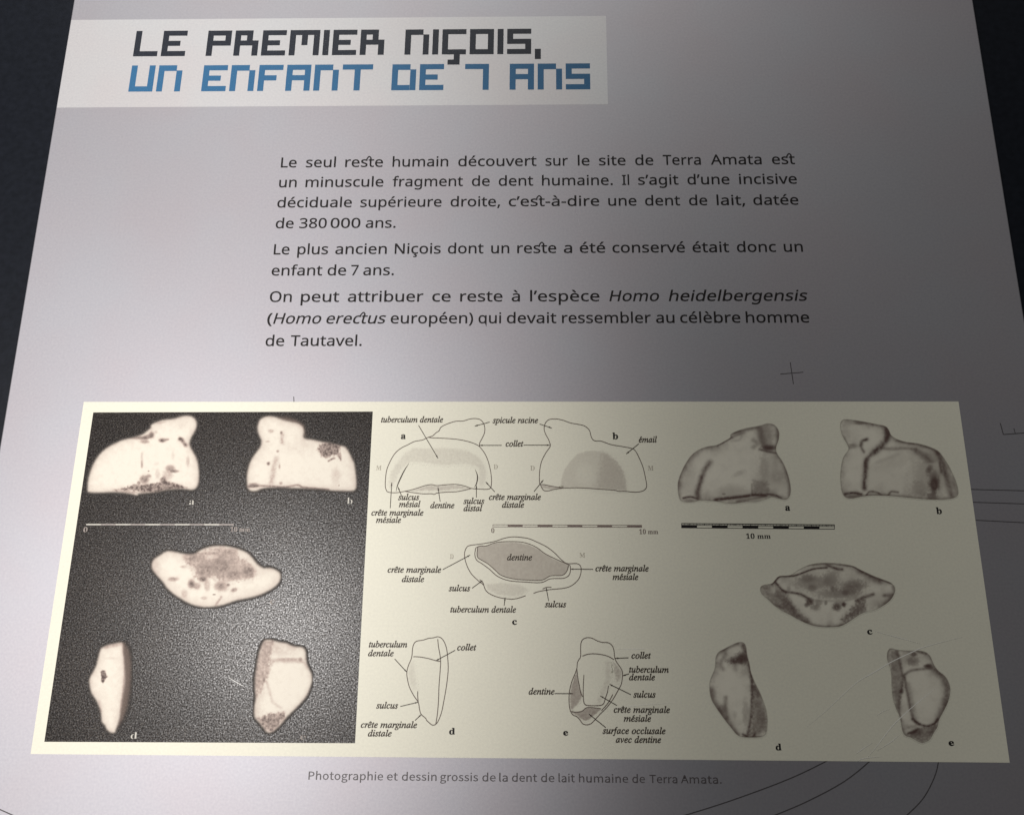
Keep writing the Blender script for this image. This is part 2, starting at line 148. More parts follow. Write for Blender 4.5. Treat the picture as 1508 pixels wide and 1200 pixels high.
# ------------------------------------------------------------------ lettering
FONTS = json.loads(r'''{"sans":{"(":[241,[[32,220,45,348,83,468,150,573,217,573,167,493,132,407,103,221,116,98,154,-20,216,-127,150,-127,83,-24,45,94]]],")":[241,[[209,220,196,94,158,-24,91,-127,25,-127,87,-20,124,98,137,221,124,346,87,465,24,573,91,573,158,468,196,348]]],",":[215,[[154,84,136,23,111,-42,85,-103,33,-103,49,-38,63,31,73,93,148,93]]],"-":[258,[[32,184,32,246,226,246,226,184]]],".":[215,[[58,43,72,85,107,97,142,85,157,43,142,2,107,-11,72,2]]],"0":[459,[[419,287,409,163,376,70,316,12,229,-8,170,1,122,27,86,70,60,129,44,201,39,287,44,373,58,446,83,504,119,547,167,573,229,581,287,573,335,547,372,504,399,446,414,373],[110,287,121,156,159,78,190,59,229,52,268,59,298,78,320,110,336,156,348,287,336,417,298,495,268,515,229,521,190,515,159,495,121,417]]],"3":[459,[[395,439,381,372,340,326,277,302,277,298,337,283,379,255,405,214,413,163,390,74,360,40,318,14,263,-3,193,-8,110,-1,36,23,36,89,114,61,194,51,260,59,305,81,331,117,339,164,320,223,265,255,179,265,123,265,123,326,180,326,259,339,307,377,323,434,316,471,295,498,262,516,219,521,164,515,117,498,75,473,39,521,115,563,218,581,296,571,352,540,384,495]]],"7":[459,[[109,0,344,508,35,508,35,573,419,573,419,518,187,0]]],"8":[459,[[229,581,318,565,378,519,400,443,385,383,346,338,291,303,355,265,401,216,419,148,395,65,330,11,231,-8,126,10,61,63,39,146,56,214,99,264,158,299,107,336,71,383,58,444,80,518,141,565],[108,145,116,107,138,76,176,55,229,48,281,55,319,76,342,108,350,148,335,197,293,235,229,265,217,270,157,237,121,197],[228,524,155,502,134,476,127,441,141,391,179,357,232,330,282,357,317,392,330,441,323,476,302,502]]],"A":[512,[[437,0,368,177,141,177,73,0,0,0,224,575,289,575,512,0],[282,415,274,438,263,473,255,500,247,468,238,438,230,415,165,241,346,241]]],"D":[585,[[536,292,528,203,501,131,457,74,399,33,325,8,237,0,78,0,78,573,254,573,335,565,404,540,460,501,502,446,528,377],[460,289,454,359,435,415,404,457,361,487,308,505,244,511,150,511,150,62,228,62,329,76,402,119,446,190]]],"H":[594,[[516,0,443,0,443,267,150,267,150,0,78,0,78,573,150,573,150,330,443,330,443,573,516,573]]],"I":[272,[[239,0,32,0,32,42,99,57,99,515,32,531,32,573,239,573,239,531,172,515,172,57,239,42]]],"L":[420,[[78,0,78,573,150,573,150,64,400,64,400,0]]],"N":[609,[[532,0,447,0,141,476,138,476,141,432,143,378,144,320,144,0,78,0,78,573,161,573,467,99,470,99,468,137,466,193,464,249,464,573,532,573]]],"O":[626,[[577,287,561,166,510,73,428,13,314,-8,196,13,114,73,65,167,49,288,56,370,78,442,114,500,166,545,232,572,314,581,393,572,459,545,510,501,547,442,570,370],[125,287,145,163,171,117,207,83,255,62,314,55,373,62,420,83,456,117,481,163,501,287,490,384,456,457,398,503,314,518,255,511,207,490,171,457,145,411]]],"P":[485,[[229,573,326,562,393,528,431,475,444,404,433,336,395,278,324,238,216,223,150,223,150,0,78,0,78,573],[223,511,150,511,150,285,208,285,298,296,352,334,370,401,361,449,334,484,289,504]]],"T":[446,[[259,0,187,0,187,509,8,509,8,573,437,573,437,509,259,509]]],"a":[450,[[231,437,299,428,347,403,376,358,385,293,385,0,334,0,320,61,317,61,279,22,234,-1,172,-8,103,6,55,48,37,119,50,176,87,219,152,245,243,257,316,259,316,285,310,330,293,359,227,380,163,370,106,347,84,400,151,426],[252,208,184,200,141,182,118,155,110,119,132,66,188,49,238,56,279,79,306,117,315,172,315,210]]],"b":[493,[[139,461,138,410,135,373,139,373,189,419,272,437,344,423,401,381,437,312,449,215,444,147,427,91,400,48,365,17,272,-8,189,10,139,55,133,55,119,0,68,0,68,609,139,609],[260,379,188,361,150,308,139,217,139,214,145,144,165,93,202,61,261,51,312,61,348,93,369,145,376,216,369,287,348,338,311,368]]],"c":[385,[[241,-8,139,15,99,45,69,87,50,143,44,213,51,284,71,342,102,385,142,415,245,438,309,431,358,415,337,356,292,370,244,376,172,358,131,303,117,213,131,126,172,71,240,53,302,60,351,78,351,15,304,-2]]],"d":[493,[[221,-8,148,6,92,48,56,117,44,214,56,311,93,381,149,424,221,438,280,429,323,407,354,374,359,374,356,405,354,438,354,609,425,609,425,0,368,0,358,58,354,58,323,24,279,1],[232,51,290,60,328,88,348,135,355,200,355,213,349,284,329,336,291,369,231,379,181,368,146,334,124,281,117,213,124,144,146,93,181,61]]],"e":[452,[[234,438,329,414,390,346,411,244,411,201,117,201,127,137,154,90,197,62,254,52,327,60,392,82,392,20,327,-1,251,-8,143,17,101,48,70,91,51,146,44,212,50,277,68,333,96,378,134,411,181,431],[233,380,188,372,154,348,130,309,119,257,338,257,326,322,292,364]]],"f":[276,[[266,375,158,375,158,0,87,0,87,375,12,375,12,408,87,432,87,457,104,547,152,597,227,613,274,609,310,599,292,544,262,552,228,556,175,532,162,502,158,458,158,430,266,430]]],"g":[493,[[221,438,297,422,355,373,359,373,369,430,425,430,425,-7,404,-109,341,-172,293,-187,233,-192,147,-186,78,-165,78,-100,149,-125,237,-134,286,-126,324,-101,347,-63,355,-13,355,4,356,32,350,57,299,8,221,-8,147,7,91,51,56,121,44,214,56,306,91,377,147,423],[230,379,169,359,130,303,117,213,124,143,146,92,182,60,232,50,288,58,326,85,349,131,356,197,356,214,343,309,302,362]]],"h":[496,[[139,431,138,399,135,370,140,370,174,407,221,429,273,437,360,421,413,370,431,280,431,0,361,0,361,275,355,321,338,353,308,372,265,379,189,360,150,308,139,222,139,0,68,0,68,609,139,609]]],"i":[207,[[139,430,139,0,68,0,68,430],[104,591,133,580,145,546,133,512,104,501,75,512,63,546,75,580]]],"l":[207,[[139,0,68,0,68,609,139,609]]],"m":[750,[[540,438,603,429,649,401,676,352,685,280,685,0,615,0,615,277,610,321,594,353,567,372,528,379,474,369,438,342,418,298,411,237,411,0,342,0,342,277,332,333,303,367,253,379,185,360,150,308,139,223,139,0,68,0,68,430,125,430,136,371,140,371,173,409,217,431,266,438,349,420,398,366,402,366,461,420]]],"n":[496,[[275,438,343,429,391,401,421,352,431,280,431,0,361,0,361,275,355,321,338,353,308,372,265,379,204,368,166,338,146,289,139,223,139,0,68,0,68,430,125,430,136,371,140,371,175,409,222,431]]],"o":[485,[[442,216,428,121,388,51,324,7,241,-8,163,7,100,51,59,121,44,216,50,282,68,336,97,380,137,412,186,431,244,438,347,412,387,380,417,336,436,282],[117,216,130,128,172,71,243,51,314,71,356,128,369,216,355,303,314,359,242,379,185,368,147,335,124,284]]],"p":[493,[[273,438,344,424,401,383,437,313,449,216,444,148,427,93,401,49,365,17,272,-8,213,1,170,24,139,55,134,55,137,20,139,-16,139,-192,68,-192,68,430,126,430,136,371,139,371,170,405,213,429],[260,379,190,362,152,313,139,229,139,216,150,126,188,70,261,51,326,72,364,131,376,217,369,283,348,334,311,367]]],"q":[493,[[354,-9,355,25,358,58,354,58,303,11,219,-8,148,6,93,48,56,117,44,214,50,282,67,338,93,381,129,413,221,438,304,419,355,371,358,371,369,430,425,430,425,-192,354,-192],[233,51,304,67,342,116,355,199,355,213,348,285,328,337,290,369,231,379,181,368,145,334,124,281,117,213,124,145,146,93,182,61]]],"r":[331,[[269,438,295,437,319,433,310,368,287,372,264,374,217,363,176,334,149,289,139,229,139,0,68,0,68,430,126,430,134,351,137,351,170,395,214,426]]],"s":[384,[[348,119,327,49,268,6,176,-8,99,-1,42,19,42,83,104,60,178,49,224,53,256,66,280,112,271,141,239,167,174,196,103,228,57,266,41,324,52,372,85,408,137,430,202,438,275,430,339,409,315,353,258,372,197,380,131,366,108,328,119,298,154,274,219,246,289,215,333,176]]],"t":[289,[[212,50,245,53,272,59,272,5,240,-4,200,-8,138,4,91,44,74,125,74,375,13,375,13,409,75,437,103,528,144,528,144,430,269,430,269,375,144,375,144,127,163,69]]],"u":[496,[[427,430,427,0,370,0,359,57,356,57,321,20,273,-1,220,-8,134,8,81,59,63,148,63,430,135,430,135,153,141,108,158,76,188,57,230,51,306,69,345,121,357,206,357,430]]],"v":[407,[[163,0,0,430,75,430,167,176,180,137,193,96,201,63,204,63,214,96,227,138,241,176,332,430,407,430,244,0]]],"x":[424,[[170,220,22,430,102,430,213,268,322,430,402,430,253,220,410,0,330,0,213,172,94,0,14,0]]],"à":[450,[[231,437,299,428,347,403,376,358,385,293,385,0,334,0,320,61,317,61,279,22,234,-1,172,-8,103,6,55,48,37,119,50,176,87,219,152,245,243,257,316,259,316,285,310,330,293,359,227,380,163,370,106,347,84,400,151,426],[252,208,184,200,141,182,118,155,110,119,132,66,188,49,238,56,279,79,306,117,315,172,315,210],[205,614,227,575,255,532,282,496,282,486,235,486,204,513,171,546,142,579,121,606,121,614]]],"á":[450,[[231,437,299,428,347,403,376,358,385,293,385,0,334,0,320,61,317,61,279,22,234,-1,172,-8,103,6,55,48,37,119,50,176,87,219,152,245,243,257,316,259,316,285,310,330,293,359,227,380,163,370,106,347,84,400,151,426],[252,208,184,200,141,182,118,155,110,119,132,66,188,49,238,56,279,79,306,117,315,172,315,210],[344,606,323,579,293,546,260,513,229,486,183,486,183,496,209,532,237,575,259,614,344,614]]],"ç":[385,[[241,-8,139,15,99,45,69,87,50,143,44,213,51,284,71,342,102,385,142,415,245,438,309,431,358,415,337,356,292,370,244,376,172,358,131,303,117,213,131,126,172,71,240,53,302,60,351,78,351,15,304,-2],[306,-111,299,-146,277,-171,240,-187,188,-192,165,-191,148,-188,148,-144,167,-147,190,-148,234,-141,249,-113,228,-83,176,-69,211,0,257,0,237,-43,272,-55,297,-77]]],"è":[452,[[234,438,329,414,390,346,411,244,411,201,117,201,127,137,154,90,197,62,254,52,327,60,392,82,392,20,327,-1,251,-8,143,17,101,48,70,91,51,146,44,212,50,277,68,333,96,378,134,411,181,431],[233,380,188,372,154,348,130,309,119,257,338,257,326,322,292,364],[209,614,231,575,259,532,285,496,285,486,238,486,208,513,174,546,145,579,124,606,124,614]]],"é":[452,[[234,438,329,414,390,346,411,244,411,201,117,201,127,137,154,90,197,62,254,52,327,60,392,82,392,20,327,-1,251,-8,143,17,101,48,70,91,51,146,44,212,50,277,68,333,96,378,134,411,181,431],[233,380,188,372,154,348,130,309,119,257,338,257,326,322,292,364],[347,606,326,579,296,546,263,513,233,486,186,486,186,496,212,532,240,575,262,614,347,614]]],"ê":[452,[[234,438,329,414,390,346,411,244,411,201,117,201,127,137,154,90,197,62,254,52,327,60,392,82,392,20,327,-1,251,-8,143,17,101,48,70,91,51,146,44,212,50,277,68,333,96,378,134,411,181,431],[233,380,188,372,154,348,130,309,119,257,338,257,326,322,292,364],[264,614,291,575,329,531,364,495,364,486,314,486,271,518,227,558,184,518,141,486,93,486,93,495,127,532,164,575,192,614]]],"’":[140,[[131,564,112,503,88,437,62,376,10,376,21,424,32,476,42,527,50,573,125,573]]]},"cap":{".":[97,[[49,-5,72,20,65,37,49,44,32,37,26,20]]],"A":[213,[[1,0,34,0,59,78,153,78,177,0,211,0,124,257,88,257],[67,104,79,144,105,230,106,230,132,144,145,104]]],"P":[222,[[35,0,68,0,68,102,110,102,178,121,204,181,178,240,109,257,35,257],[68,129,68,230,104,230,155,220,172,181,156,141,106,129]]],"T":[210,[[89,0,121,0,121,229,199,229,199,257,11,257,11,229,89,229]]],"a":[197,[[76,-5,139,23,140,23,143,0,169,0,169,117,154,174,103,195,61,187,29,170,41,148,98,168,129,154,137,120,49,97,21,49,36,10],[85,21,61,28,51,51,70,82,137,99,137,46]]],"d":[217,[[97,-5,155,22,156,22,159,0,185,0,185,279,153,279,153,206,154,173,101,195,43,168,19,95,40,21],[104,22,65,42,51,95,68,148,106,168,153,148,153,48]]],"e":[194,[[109,-5,172,15,160,36,113,21,68,39,50,88,178,88,179,106,160,171,103,195,44,168,18,95,45,22],[49,110,68,154,104,169,139,154,151,110]]],"g":[197,[[96,-88,166,-68,193,-22,176,13,126,23,89,23,63,29,56,44,68,67,96,60,145,78,166,126,150,166,189,166,189,190,123,190,96,195,46,177,25,127,33,97,50,76,50,75,29,39,46,8,46,6,18,-37,40,-74],[96,82,68,94,56,127,68,160,96,172,125,160,137,127,125,94],[101,-65,60,-56,46,-32,65,0,90,-3,123,-3,151,-8,161,-27,145,-54]]],"h":[213,[[32,0,64,0,64,138,116,167,144,155,152,116,152,0,184,0,184,120,170,176,126,195,91,186,63,163,64,202,64,279,32,279]]],"i":[96,[[32,0,64,0,64,190,32,190],[48,229,70,251,48,271,27,251]]],"l":[99,[[66,-5,84,-2,80,23,73,22,64,36,64,279,32,279,32,38,40,7]]],"m":[324,[[32,0,64,0,64,138,89,160,112,167,139,155,147,116,147,0,179,0,179,138,204,160,227,167,254,155,263,116,263,0,294,0,294,120,280,176,237,195,204,185,174,159,156,185,121,195,90,186,62,162,58,190,32,190]]],"n":[214,[[32,0,64,0,64,138,116,167,144,155,152,116,152,0,184,0,184,120,170,176,126,195,91,186,62,162,58,190,32,190]]],"o":[212,[[106,-5,167,22,194,95,167,169,106,195,45,169,18,95,45,22],[106,22,66,42,51,95,66,148,106,168,146,148,161,95,146,42]]],"p":[217,[[32,-80,64,-80,64,-16,63,18,116,-5,173,22,199,98,179,169,123,195,62,168,58,190,32,190],[111,22,64,42,64,142,115,168,154,149,165,98,150,42]]],"r":[136,[[32,0,64,0,64,122,87,156,112,166,131,163,137,191,116,195,86,184,62,155,58,190,32,190]]],"s":[164,[[82,-5,133,12,151,52,132,90,93,110,65,122,52,143,61,162,88,170,131,153,146,173,87,195,39,179,22,141,39,105,77,86,107,72,120,50,111,29,83,20,27,43,11,22]]],"t":[132,[[92,-5,127,2,121,27,99,21,76,31,70,58,70,164,121,164,121,190,70,190,70,244,43,244,40,190,9,188,9,164,38,164,38,59,50,13]]],"u":[213,[[88,-5,122,5,151,30,152,30,154,0,181,0,181,190,149,190,149,55,124,31,97,23,70,35,62,74,62,190,29,190,29,70,44,14]]]},"ital":{"a":[342,[[50,-8,8,10,-7,64,18,175,90,274,136,306,183,316,217,307,232,280,241,309,292,309,231,90,222,44,233,35,252,46,282,80,291,72,240,12,195,-8,175,0,168,23,174,57,191,118,154,62,119,23,85,0],[82,33,116,48,152,87,185,141,210,201,219,257,210,288,185,299,154,291,124,266,74,175,58,122,53,73,60,43]]],"b":[340,[[82,-8,18,6,-5,36,-2,50,88,404,92,424,93,437,86,452,61,455,50,455,54,467,94,472,123,479,156,487,163,480,103,251,155,300,214,316,251,310,280,289,299,258,306,218,287,137,238,64,166,12],[95,9,132,17,168,40,224,119,246,211,230,264,186,283,126,254,102,217,83,167,54,66,50,38,61,17]]],"c":[298,[[99,-8,58,0,26,23,6,60,-1,109,12,175,48,237,102,286,150,309,199,316,249,302,267,267,258,239,233,228,211,235,204,255,207,268,214,279,218,284,220,289,197,299,130,271,79,196,59,107,76,46,122,23,174,38,228,82,238,71,169,12]]],"d":[355,[[61,-8,10,13,-9,73,5,143,44,217,99,279,146,307,192,316,225,311,242,293,273,416,275,426,275,436,268,451,243,455,233,455,236,467,306,479,338,487,345,480,344,473,343,468,240,81,236,60,234,44,250,30,273,43,306,81,317,72,263,11,217,-8,191,1,183,27,187,61,201,112,167,59,133,21,99,-1],[91,28,127,43,165,85,199,142,223,204,232,259,223,289,198,300,165,292,132,268,75,178,51,78,62,41]]],"e":[287,[[89,-7,50,0,21,21,2,54,-4,99,9,165,46,231,101,283,148,308,195,316,242,303,258,266,245,226,208,189,147,161,61,142,57,118,56,98,72,44,119,26,168,39,221,81,231,71,165,12],[64,158,124,173,168,199,195,233,204,271,198,291,180,298,137,280,95,230]]],"f":[199,[[-48,-153,-79,-142,-91,-116,-85,-94,-66,-87,-50,-92,-44,-108,-46,-119,-49,-127,-42,-134,-10,-108,2,-74,13,-25,71,283,7,283,12,304,75,304,83,340,104,403,135,449,173,477,216,487,259,473,275,439,267,416,243,408,224,415,218,435,219,441,221,447,224,455,219,465,206,469,172,447,148,383,132,304,210,304,207,283,128,283,101,150,67,7,33,-85,-5,-136]]],"g":[286,[[63,-153,16,-148,-21,-131,-44,-106,-52,-75,-30,-22,36,24,13,39,6,57,21,84,58,121,22,152,10,195,29,256,80,301,152,318,206,307,246,296,289,296,289,266,243,266,248,236,229,174,179,130,110,113,82,116,60,87,73,70,112,54,194,19,216,-6,223,-40,203,-99,147,-139],[111,129,151,146,180,190,191,249,179,288,147,302,108,285,78,241,66,182,78,142],[75,-132,151,-114,176,-60,163,-31,132,-10,94,5,52,18,6,-20,-9,-64,12,-115]]],"i":[177,[[122,394,98,404,88,428,98,452,122,463,147,452,157,428,147,403],[33,-8,8,1,0,29,3,53,11,86,55,241,58,254,60,264,50,282,17,287,20,299,65,305,96,310,124,316,131,308,130,303,128,296,63,79,58,52,72,32,96,45,130,84,140,74,84,12]]],"l":[173,[[32,-7,7,2,-2,26,2,54,13,99,98,412,101,433,92,453,58,459,60,471,104,476,134,482,163,487,171,481,168,465,62,84,56,50,68,34,90,46,122,82,133,72,77,12]]],"m":[550,[[410,-7,384,2,376,31,384,78,424,218,430,255,411,275,371,258,325,210,279,137,251,72,228,0,175,0,235,203,245,257,227,275,196,263,155,230,113,179,86,129,63,70,40,0,-13,0,50,212,58,243,61,263,51,281,17,287,19,300,94,310,113,315,123,316,130,308,129,303,128,296,91,177,184,281,263,316,293,306,304,277,299,241,285,184,371,283,449,316,479,306,489,275,486,253,479,222,436,65,434,57,433,50,445,35,469,48,483,64,499,87,508,76,459,13]]],"n":[364,[[222,-9,198,1,189,28,196,65,216,140,236,216,242,254,225,275,195,263,159,232,123,189,93,142,67,82,42,0,-12,0,53,221,62,263,53,280,23,285,17,285,19,297,67,303,100,310,130,316,133,314,133,308,93,177,142,238,188,281,229,306,263,315,292,306,302,278,300,252,293,222,254,88,247,64,245,49,259,34,282,48,312,91,322,83,273,14]]],"o":[351,[[105,-8,61,-1,26,22,3,57,-4,102,14,178,61,247,128,298,201,316,248,309,283,286,306,251,314,206,299,138,260,73,203,23,155,0],[113,11,166,32,211,85,243,155,255,226,240,281,197,299,165,291,132,268,78,183,56,83,71,30]]],"p":[340,[[-96,-149,-93,-137,-49,-126,-29,-87,54,235,58,249,60,262,52,281,16,285,19,298,62,303,93,309,124,316,130,310,128,299,112,250,168,300,226,316,286,292,308,226,290,144,243,69,177,13,101,-7,50,5,30,-81,23,-113,36,-132,77,-138,73,-149],[101,9,155,30,202,82,235,153,248,228,235,271,199,286,166,278,136,253,91,162,66,64,64,51,62,40,72,17]]],"r":[224,[[-13,0,46,209,56,259,47,279,13,284,15,297,59,304,90,310,118,316,124,308,89,179,158,282,208,316,229,307,237,283,226,253,200,240,180,248,170,268,95,157,41,0]]],"s":[248,[[78,-8,32,-1,6,6,-9,-4,-22,-4,-7,106,4,105,24,35,71,10,110,26,126,69,104,120,83,147,63,175,46,206,40,238,63,294,123,316,166,310,193,302,209,314,220,314,207,214,195,214,175,278,130,299,102,287,91,261,116,208,136,181,155,154,173,122,179,89,166,40,130,5]]],"t":[187,[[33,-8,9,1,1,26,2,44,7,62,66,283,19,283,22,297,82,326,136,392,151,392,126,304,183,304,177,283,120,283,66,78,60,45,72,31,93,43,124,79,134,68,82,11]]],"u":[364,[[46,-8,15,4,4,38,8,69,19,116,50,228,54,247,56,265,47,283,13,287,15,300,59,306,90,311,119,316,128,312,127,304,125,296,71,107,62,74,59,54,79,32,124,54,177,115,227,203,261,309,314,309,255,92,246,47,260,32,284,45,315,84,324,75,274,13,222,-8,197,1,189,27,199,81,220,153,171,82,127,32,86,2]]],"v":[297,[[61,-8,50,171,45,231,36,265,-1,286,-6,286,-3,299,28,305,52,310,69,315,79,316,93,284,102,188,109,58,164,117,205,170,232,213,240,239,231,254,216,270,209,288,218,309,240,317,264,306,273,275,244,196,159,85,75,-8]]]},"bold":{"a":[344,[[255,-10,216,1,200,35,151,2,95,-9,40,11,20,63,31,104,63,136,119,164,199,190,199,241,187,282,148,296,115,290,104,274,113,257,123,231,110,202,77,191,45,203,33,236,49,278,95,308,162,318,223,312,263,292,285,259,293,210,293,62,295,40,304,34,320,42,329,28,294,-1],[151,34,174,41,199,63,199,169,138,139,118,84,126,46]]],"b":[361,[[43,-11,43,388,37,428,8,439,8,455,138,455,138,279,175,308,221,318,284,299,326,245,342,166,323,75,270,13,192,-10,148,-1,105,28,53,-11],[183,14,213,23,232,49,242,95,245,160,242,213,231,251,212,273,184,280,155,270,138,242,138,69,149,28]]],"c":[293,[[156,-10,87,11,38,68,19,150,40,237,96,297,175,319,250,298,277,245,266,215,236,204,206,216,196,251,197,261,197,271,190,290,169,297,126,269,112,187,118,123,137,76,166,48,204,38,239,47,271,72,285,60,227,8]]],"d":[370,[[140,-10,78,10,35,66,19,147,36,237,81,297,146,318,189,309,223,280,223,401,212,430,176,439,176,455,319,455,319,75,325,41,353,28,353,11,294,6,223,-10,223,39,188,2],[171,28,202,41,223,76,223,242,206,270,174,281,147,273,130,250,121,210,118,153,120,98,130,58,146,36]]],"e":[301,[[154,-10,85,10,37,69,19,157,38,240,87,298,157,318,209,309,249,280,274,234,283,173,283,166,117,166,138,73,199,42,237,53,270,86,285,73,228,11],[116,192,201,192,201,215,193,277,161,297,127,274,116,203]]],"D":[496,[[20,0,20,17,63,30,74,75,74,374,71,407,61,426,15,439,15,455,222,455,328,441,405,396,452,325,468,228,453,128,408,57,333,14,228,0],[222,24,279,37,319,75,343,139,351,229,343,318,319,382,279,420,223,433,190,423,182,385,182,72,190,34]]],"M":[634,[[14,0,14,17,61,32,75,79,75,382,71,416,53,432,15,439,15,455,185,455,317,142,449,455,617,455,617,439,573,423,560,378,560,85,565,43,582,23,617,17,617,0,396,0,396,17,433,25,450,44,455,83,455,399,288,0,270,0,105,389,105,80,120,30,169,17,169,0]]],"m":[554,[[18,0,18,16,45,26,52,56,52,253,46,284,19,294,19,310,146,310,146,265,188,305,237,318,292,304,320,261,364,304,418,318,482,292,504,212,504,56,510,26,536,16,536,0,377,0,377,16,403,26,410,56,410,217,404,258,377,271,349,263,324,237,324,56,331,26,356,16,356,0,199,0,199,16,225,26,232,56,232,217,226,258,199,271,170,262,146,235,146,56,152,27,177,16,177,0]]],"0":[375,[[188,-7,133,1,91,24,60,61,39,111,23,241,39,371,60,420,91,456,133,479,189,486,242,479,283,456,314,419,336,370,353,240,336,110,314,61,283,24,241,1],[188,37,219,50,237,91,246,155,248,240,246,326,237,390,219,429,189,443,157,429,139,390,130,326,127,240,130,155,139,91,157,50]]],"1":[375,[[65,0,65,36,120,36,146,45,154,79,154,416,108,365,67,346,40,359,28,396,74,412,132,447,179,482,254,482,254,79,261,47,288,36,343,36,343,0]]]}}''')
_GC = {}
def _offset(c, d):
    """grow a contour by d units (outer contours and holes wind opposite ways)"""
    p = np.array(c, float); n = len(p)
    e = np.roll(p, -1, 0) - p; L = np.hypot(e[:, 0], e[:, 1]); L[L == 0] = 1; e /= L[:, None]
    nr = np.stack([e[:, 1], -e[:, 0]], 1)
    m = nr + np.roll(nr, 1, 0); ml = np.hypot(m[:, 0], m[:, 1]); ml[ml < .5] = .5
    m = m / ml[:, None] / np.clip(ml / 2, .6, 1)[:, None]
    return p + m * d
def _area(c): return sum(c[i][0] * c[(i + 1) % len(c)][1] - c[(i + 1) % len(c)][0] * c[i][1] for i in range(len(c))) / 2
def fill(key, contours, d):
    """filled outline in em units -> (verts, faces), cached; a growth that spoils the fill is taken back"""
    if key in _GC: return _GC[key]
    outer = [not any(inside(np.array([c[0][0]]), np.array([c[0][1]]), o)[0] for o in contours if o is not c) for c in contours]
    want = sum(abs(_area(c)) * (1 if w_ else -1) for c, w_ in zip(contours, outer))
    while True:
        cu = bpy.data.curves.new('outline', 'CURVE'); cu.dimensions = '2D'; cu.fill_mode = 'BOTH'
        for c, w_ in zip(contours, outer):
            q = _offset(c, d * (1 if _area(c) > 0 else -1) * (1 if w_ else -1))
            sp_ = cu.splines.new('POLY'); sp_.points.add(len(q) - 1); sp_.use_cyclic_u = True
            for w2, pnt in zip(sp_.points, q): w2.co = (pnt[0] / 100, pnt[1] / 100, 0, 1)
        o = bpy.data.objects.new('outline', cu); COL.objects.link(o)
        me = bpy.data.meshes.new_from_object(o.evaluated_get(bpy.context.evaluated_depsgraph_get()))
        v = np.array([(q.co.x * 100, q.co.y * 100) for q in me.vertices]); f = [tuple(p.vertices) for p in me.polygons]
        bpy.data.objects.remove(o); bpy.data.curves.remove(cu); bpy.data.meshes.remove(me)
        got = sum(abs(_area(v[list(fc)])) for fc in f)
        per = sum(float(np.hypot(*(np.array(c) - np.roll(np.array(c, float), 1, 0)).T).sum()) for c in contours)
        if d <= 1 or abs(got - want - d * per) < 0.12 * want + .2 * d * per: break
        d -= 2
    _GC[key] = (v, f)
    return _GC[key]
def layout(font, text, nolig=False):
    """-> placed glyphs [(key, contours, dx, dy)], ligature anchors"""
    G = FONTS[font]; x = 0; out = []; lig = []; prev = None
    for ch in text:
        if ch == ' ':
            x += {'sans': 270, 'cap': 100, 'ital': 190, 'bold': 180}[font]; prev = None; continue
        g = G.get(ch); extra = None
        if g is None:
            base = {'é': 'e', 'ê': 'e'}[ch]
            g = G[base]; key = (font, base)
            src = max(FONTS['sans'][ch][1], key=lambda c: min(c[1::2]))
            xs, ys = src[0::2], src[1::2]; cx = (min(xs) + max(xs)) / 2; cy = min(ys)
            extra = [((a - cx) * .8 + .2 * (b - cy), (b - cy) * .8) for a, b in zip(xs, ys)]
        else: key = (font, ch)
        if ch == 'ç':      # letter and cedilla filled apart
            ced = min(g[1], key=lambda c: min(c[1::2]))
            out.append((('ced', ch), [[(ced[j], ced[j + 1]) for j in range(0, len(ced), 2)]], x, 0)); g = G['c']; key = (font, 'c')
        out.append((key, [[(c[j], c[j + 1]) for j in range(0, len(c), 2)] for c in g[1]], x, 0))
        if extra: out.append((('acc', ch), [extra], x + g[0] * 0.60, 352))
        if font == 'sans' and ch == 't' and prev in ('s', 'c') and not nolig: lig.append((x, prev))
        x += g[0]; prev = ch
    return out, lig

def lettering(name, items, mat, parent, z, offset=0.0, **props):
    """items: (font, text, x0, x1, y0, y1, size, shear[, 'nolig']); size = survey px per 1000 glyph units; offset in glyph units"""
    F = Flat()
    for it in items:
        font, text, x0, x1, y0, y1, size, shear = it[:8]
        gl, lg = layout(font, text, len(it) > 8)
        xs = [dx + a + shear * (dy + b) for _, cs, dx, dy in gl for c in cs for a, b in c]
        mn, mx = min(xs) - offset, max(xs) + offset
        A, B = P(x0, y0), P(x1, y1)
        ux = (B - A) / (mx - mn)
        e = (B - A) / np.hypot(*(B - A)); up = np.array([-e[1], e[0]])
        pm = P((x0 + x1) / 2, (y0 + y1) / 2)
        uy = up * np.hypot(*(P((x0 + x1) / 2, (y0 + y1) / 2 - 4) - pm)) / 4 * size / 1000.0
        for i, (key, cs, dx, dy) in enumerate(gl):
            v, f = fill(key + (offset,), cs, offset)
            q = [A + ux * (dx + a + shear * (dy + b) - mn) + uy * (dy + b) for a, b in v]
            F.add(q, z + 3e-6 * (i % 3), f)
        for lx, pv in lg:
            arc = []
            for k in range(15):
                t = k / 14
                a = lx - (85 if pv == 's' else 75) + (205 if pv == 's' else 190) * t
                b = 400 + 205 * math.sin(math.pi * (0.06 + 0.76 * t))
                arc.append(A + ux * (a - mn + shear * b) + uy * b)
            hw = np.hypot(*uy) * (24 + offset)
            q = []
            for i in range(len(arc)):
                d = arc[min(i + 1, len(arc) - 1)] - arc[max(i - 1, 0)]; d = d / np.hypot(*d)
                nn = np.array([-d[1], d[0]]) * hw
                q += [arc[i] + nn, arc[i] - nn]
            F.add(q, z + 1e-5, [(2 * i, 2 * i + 1, 2 * i + 3, 2 * i + 2) for i in range(len(arc) - 1)])
    return F.build(name, mat, parent, **props)

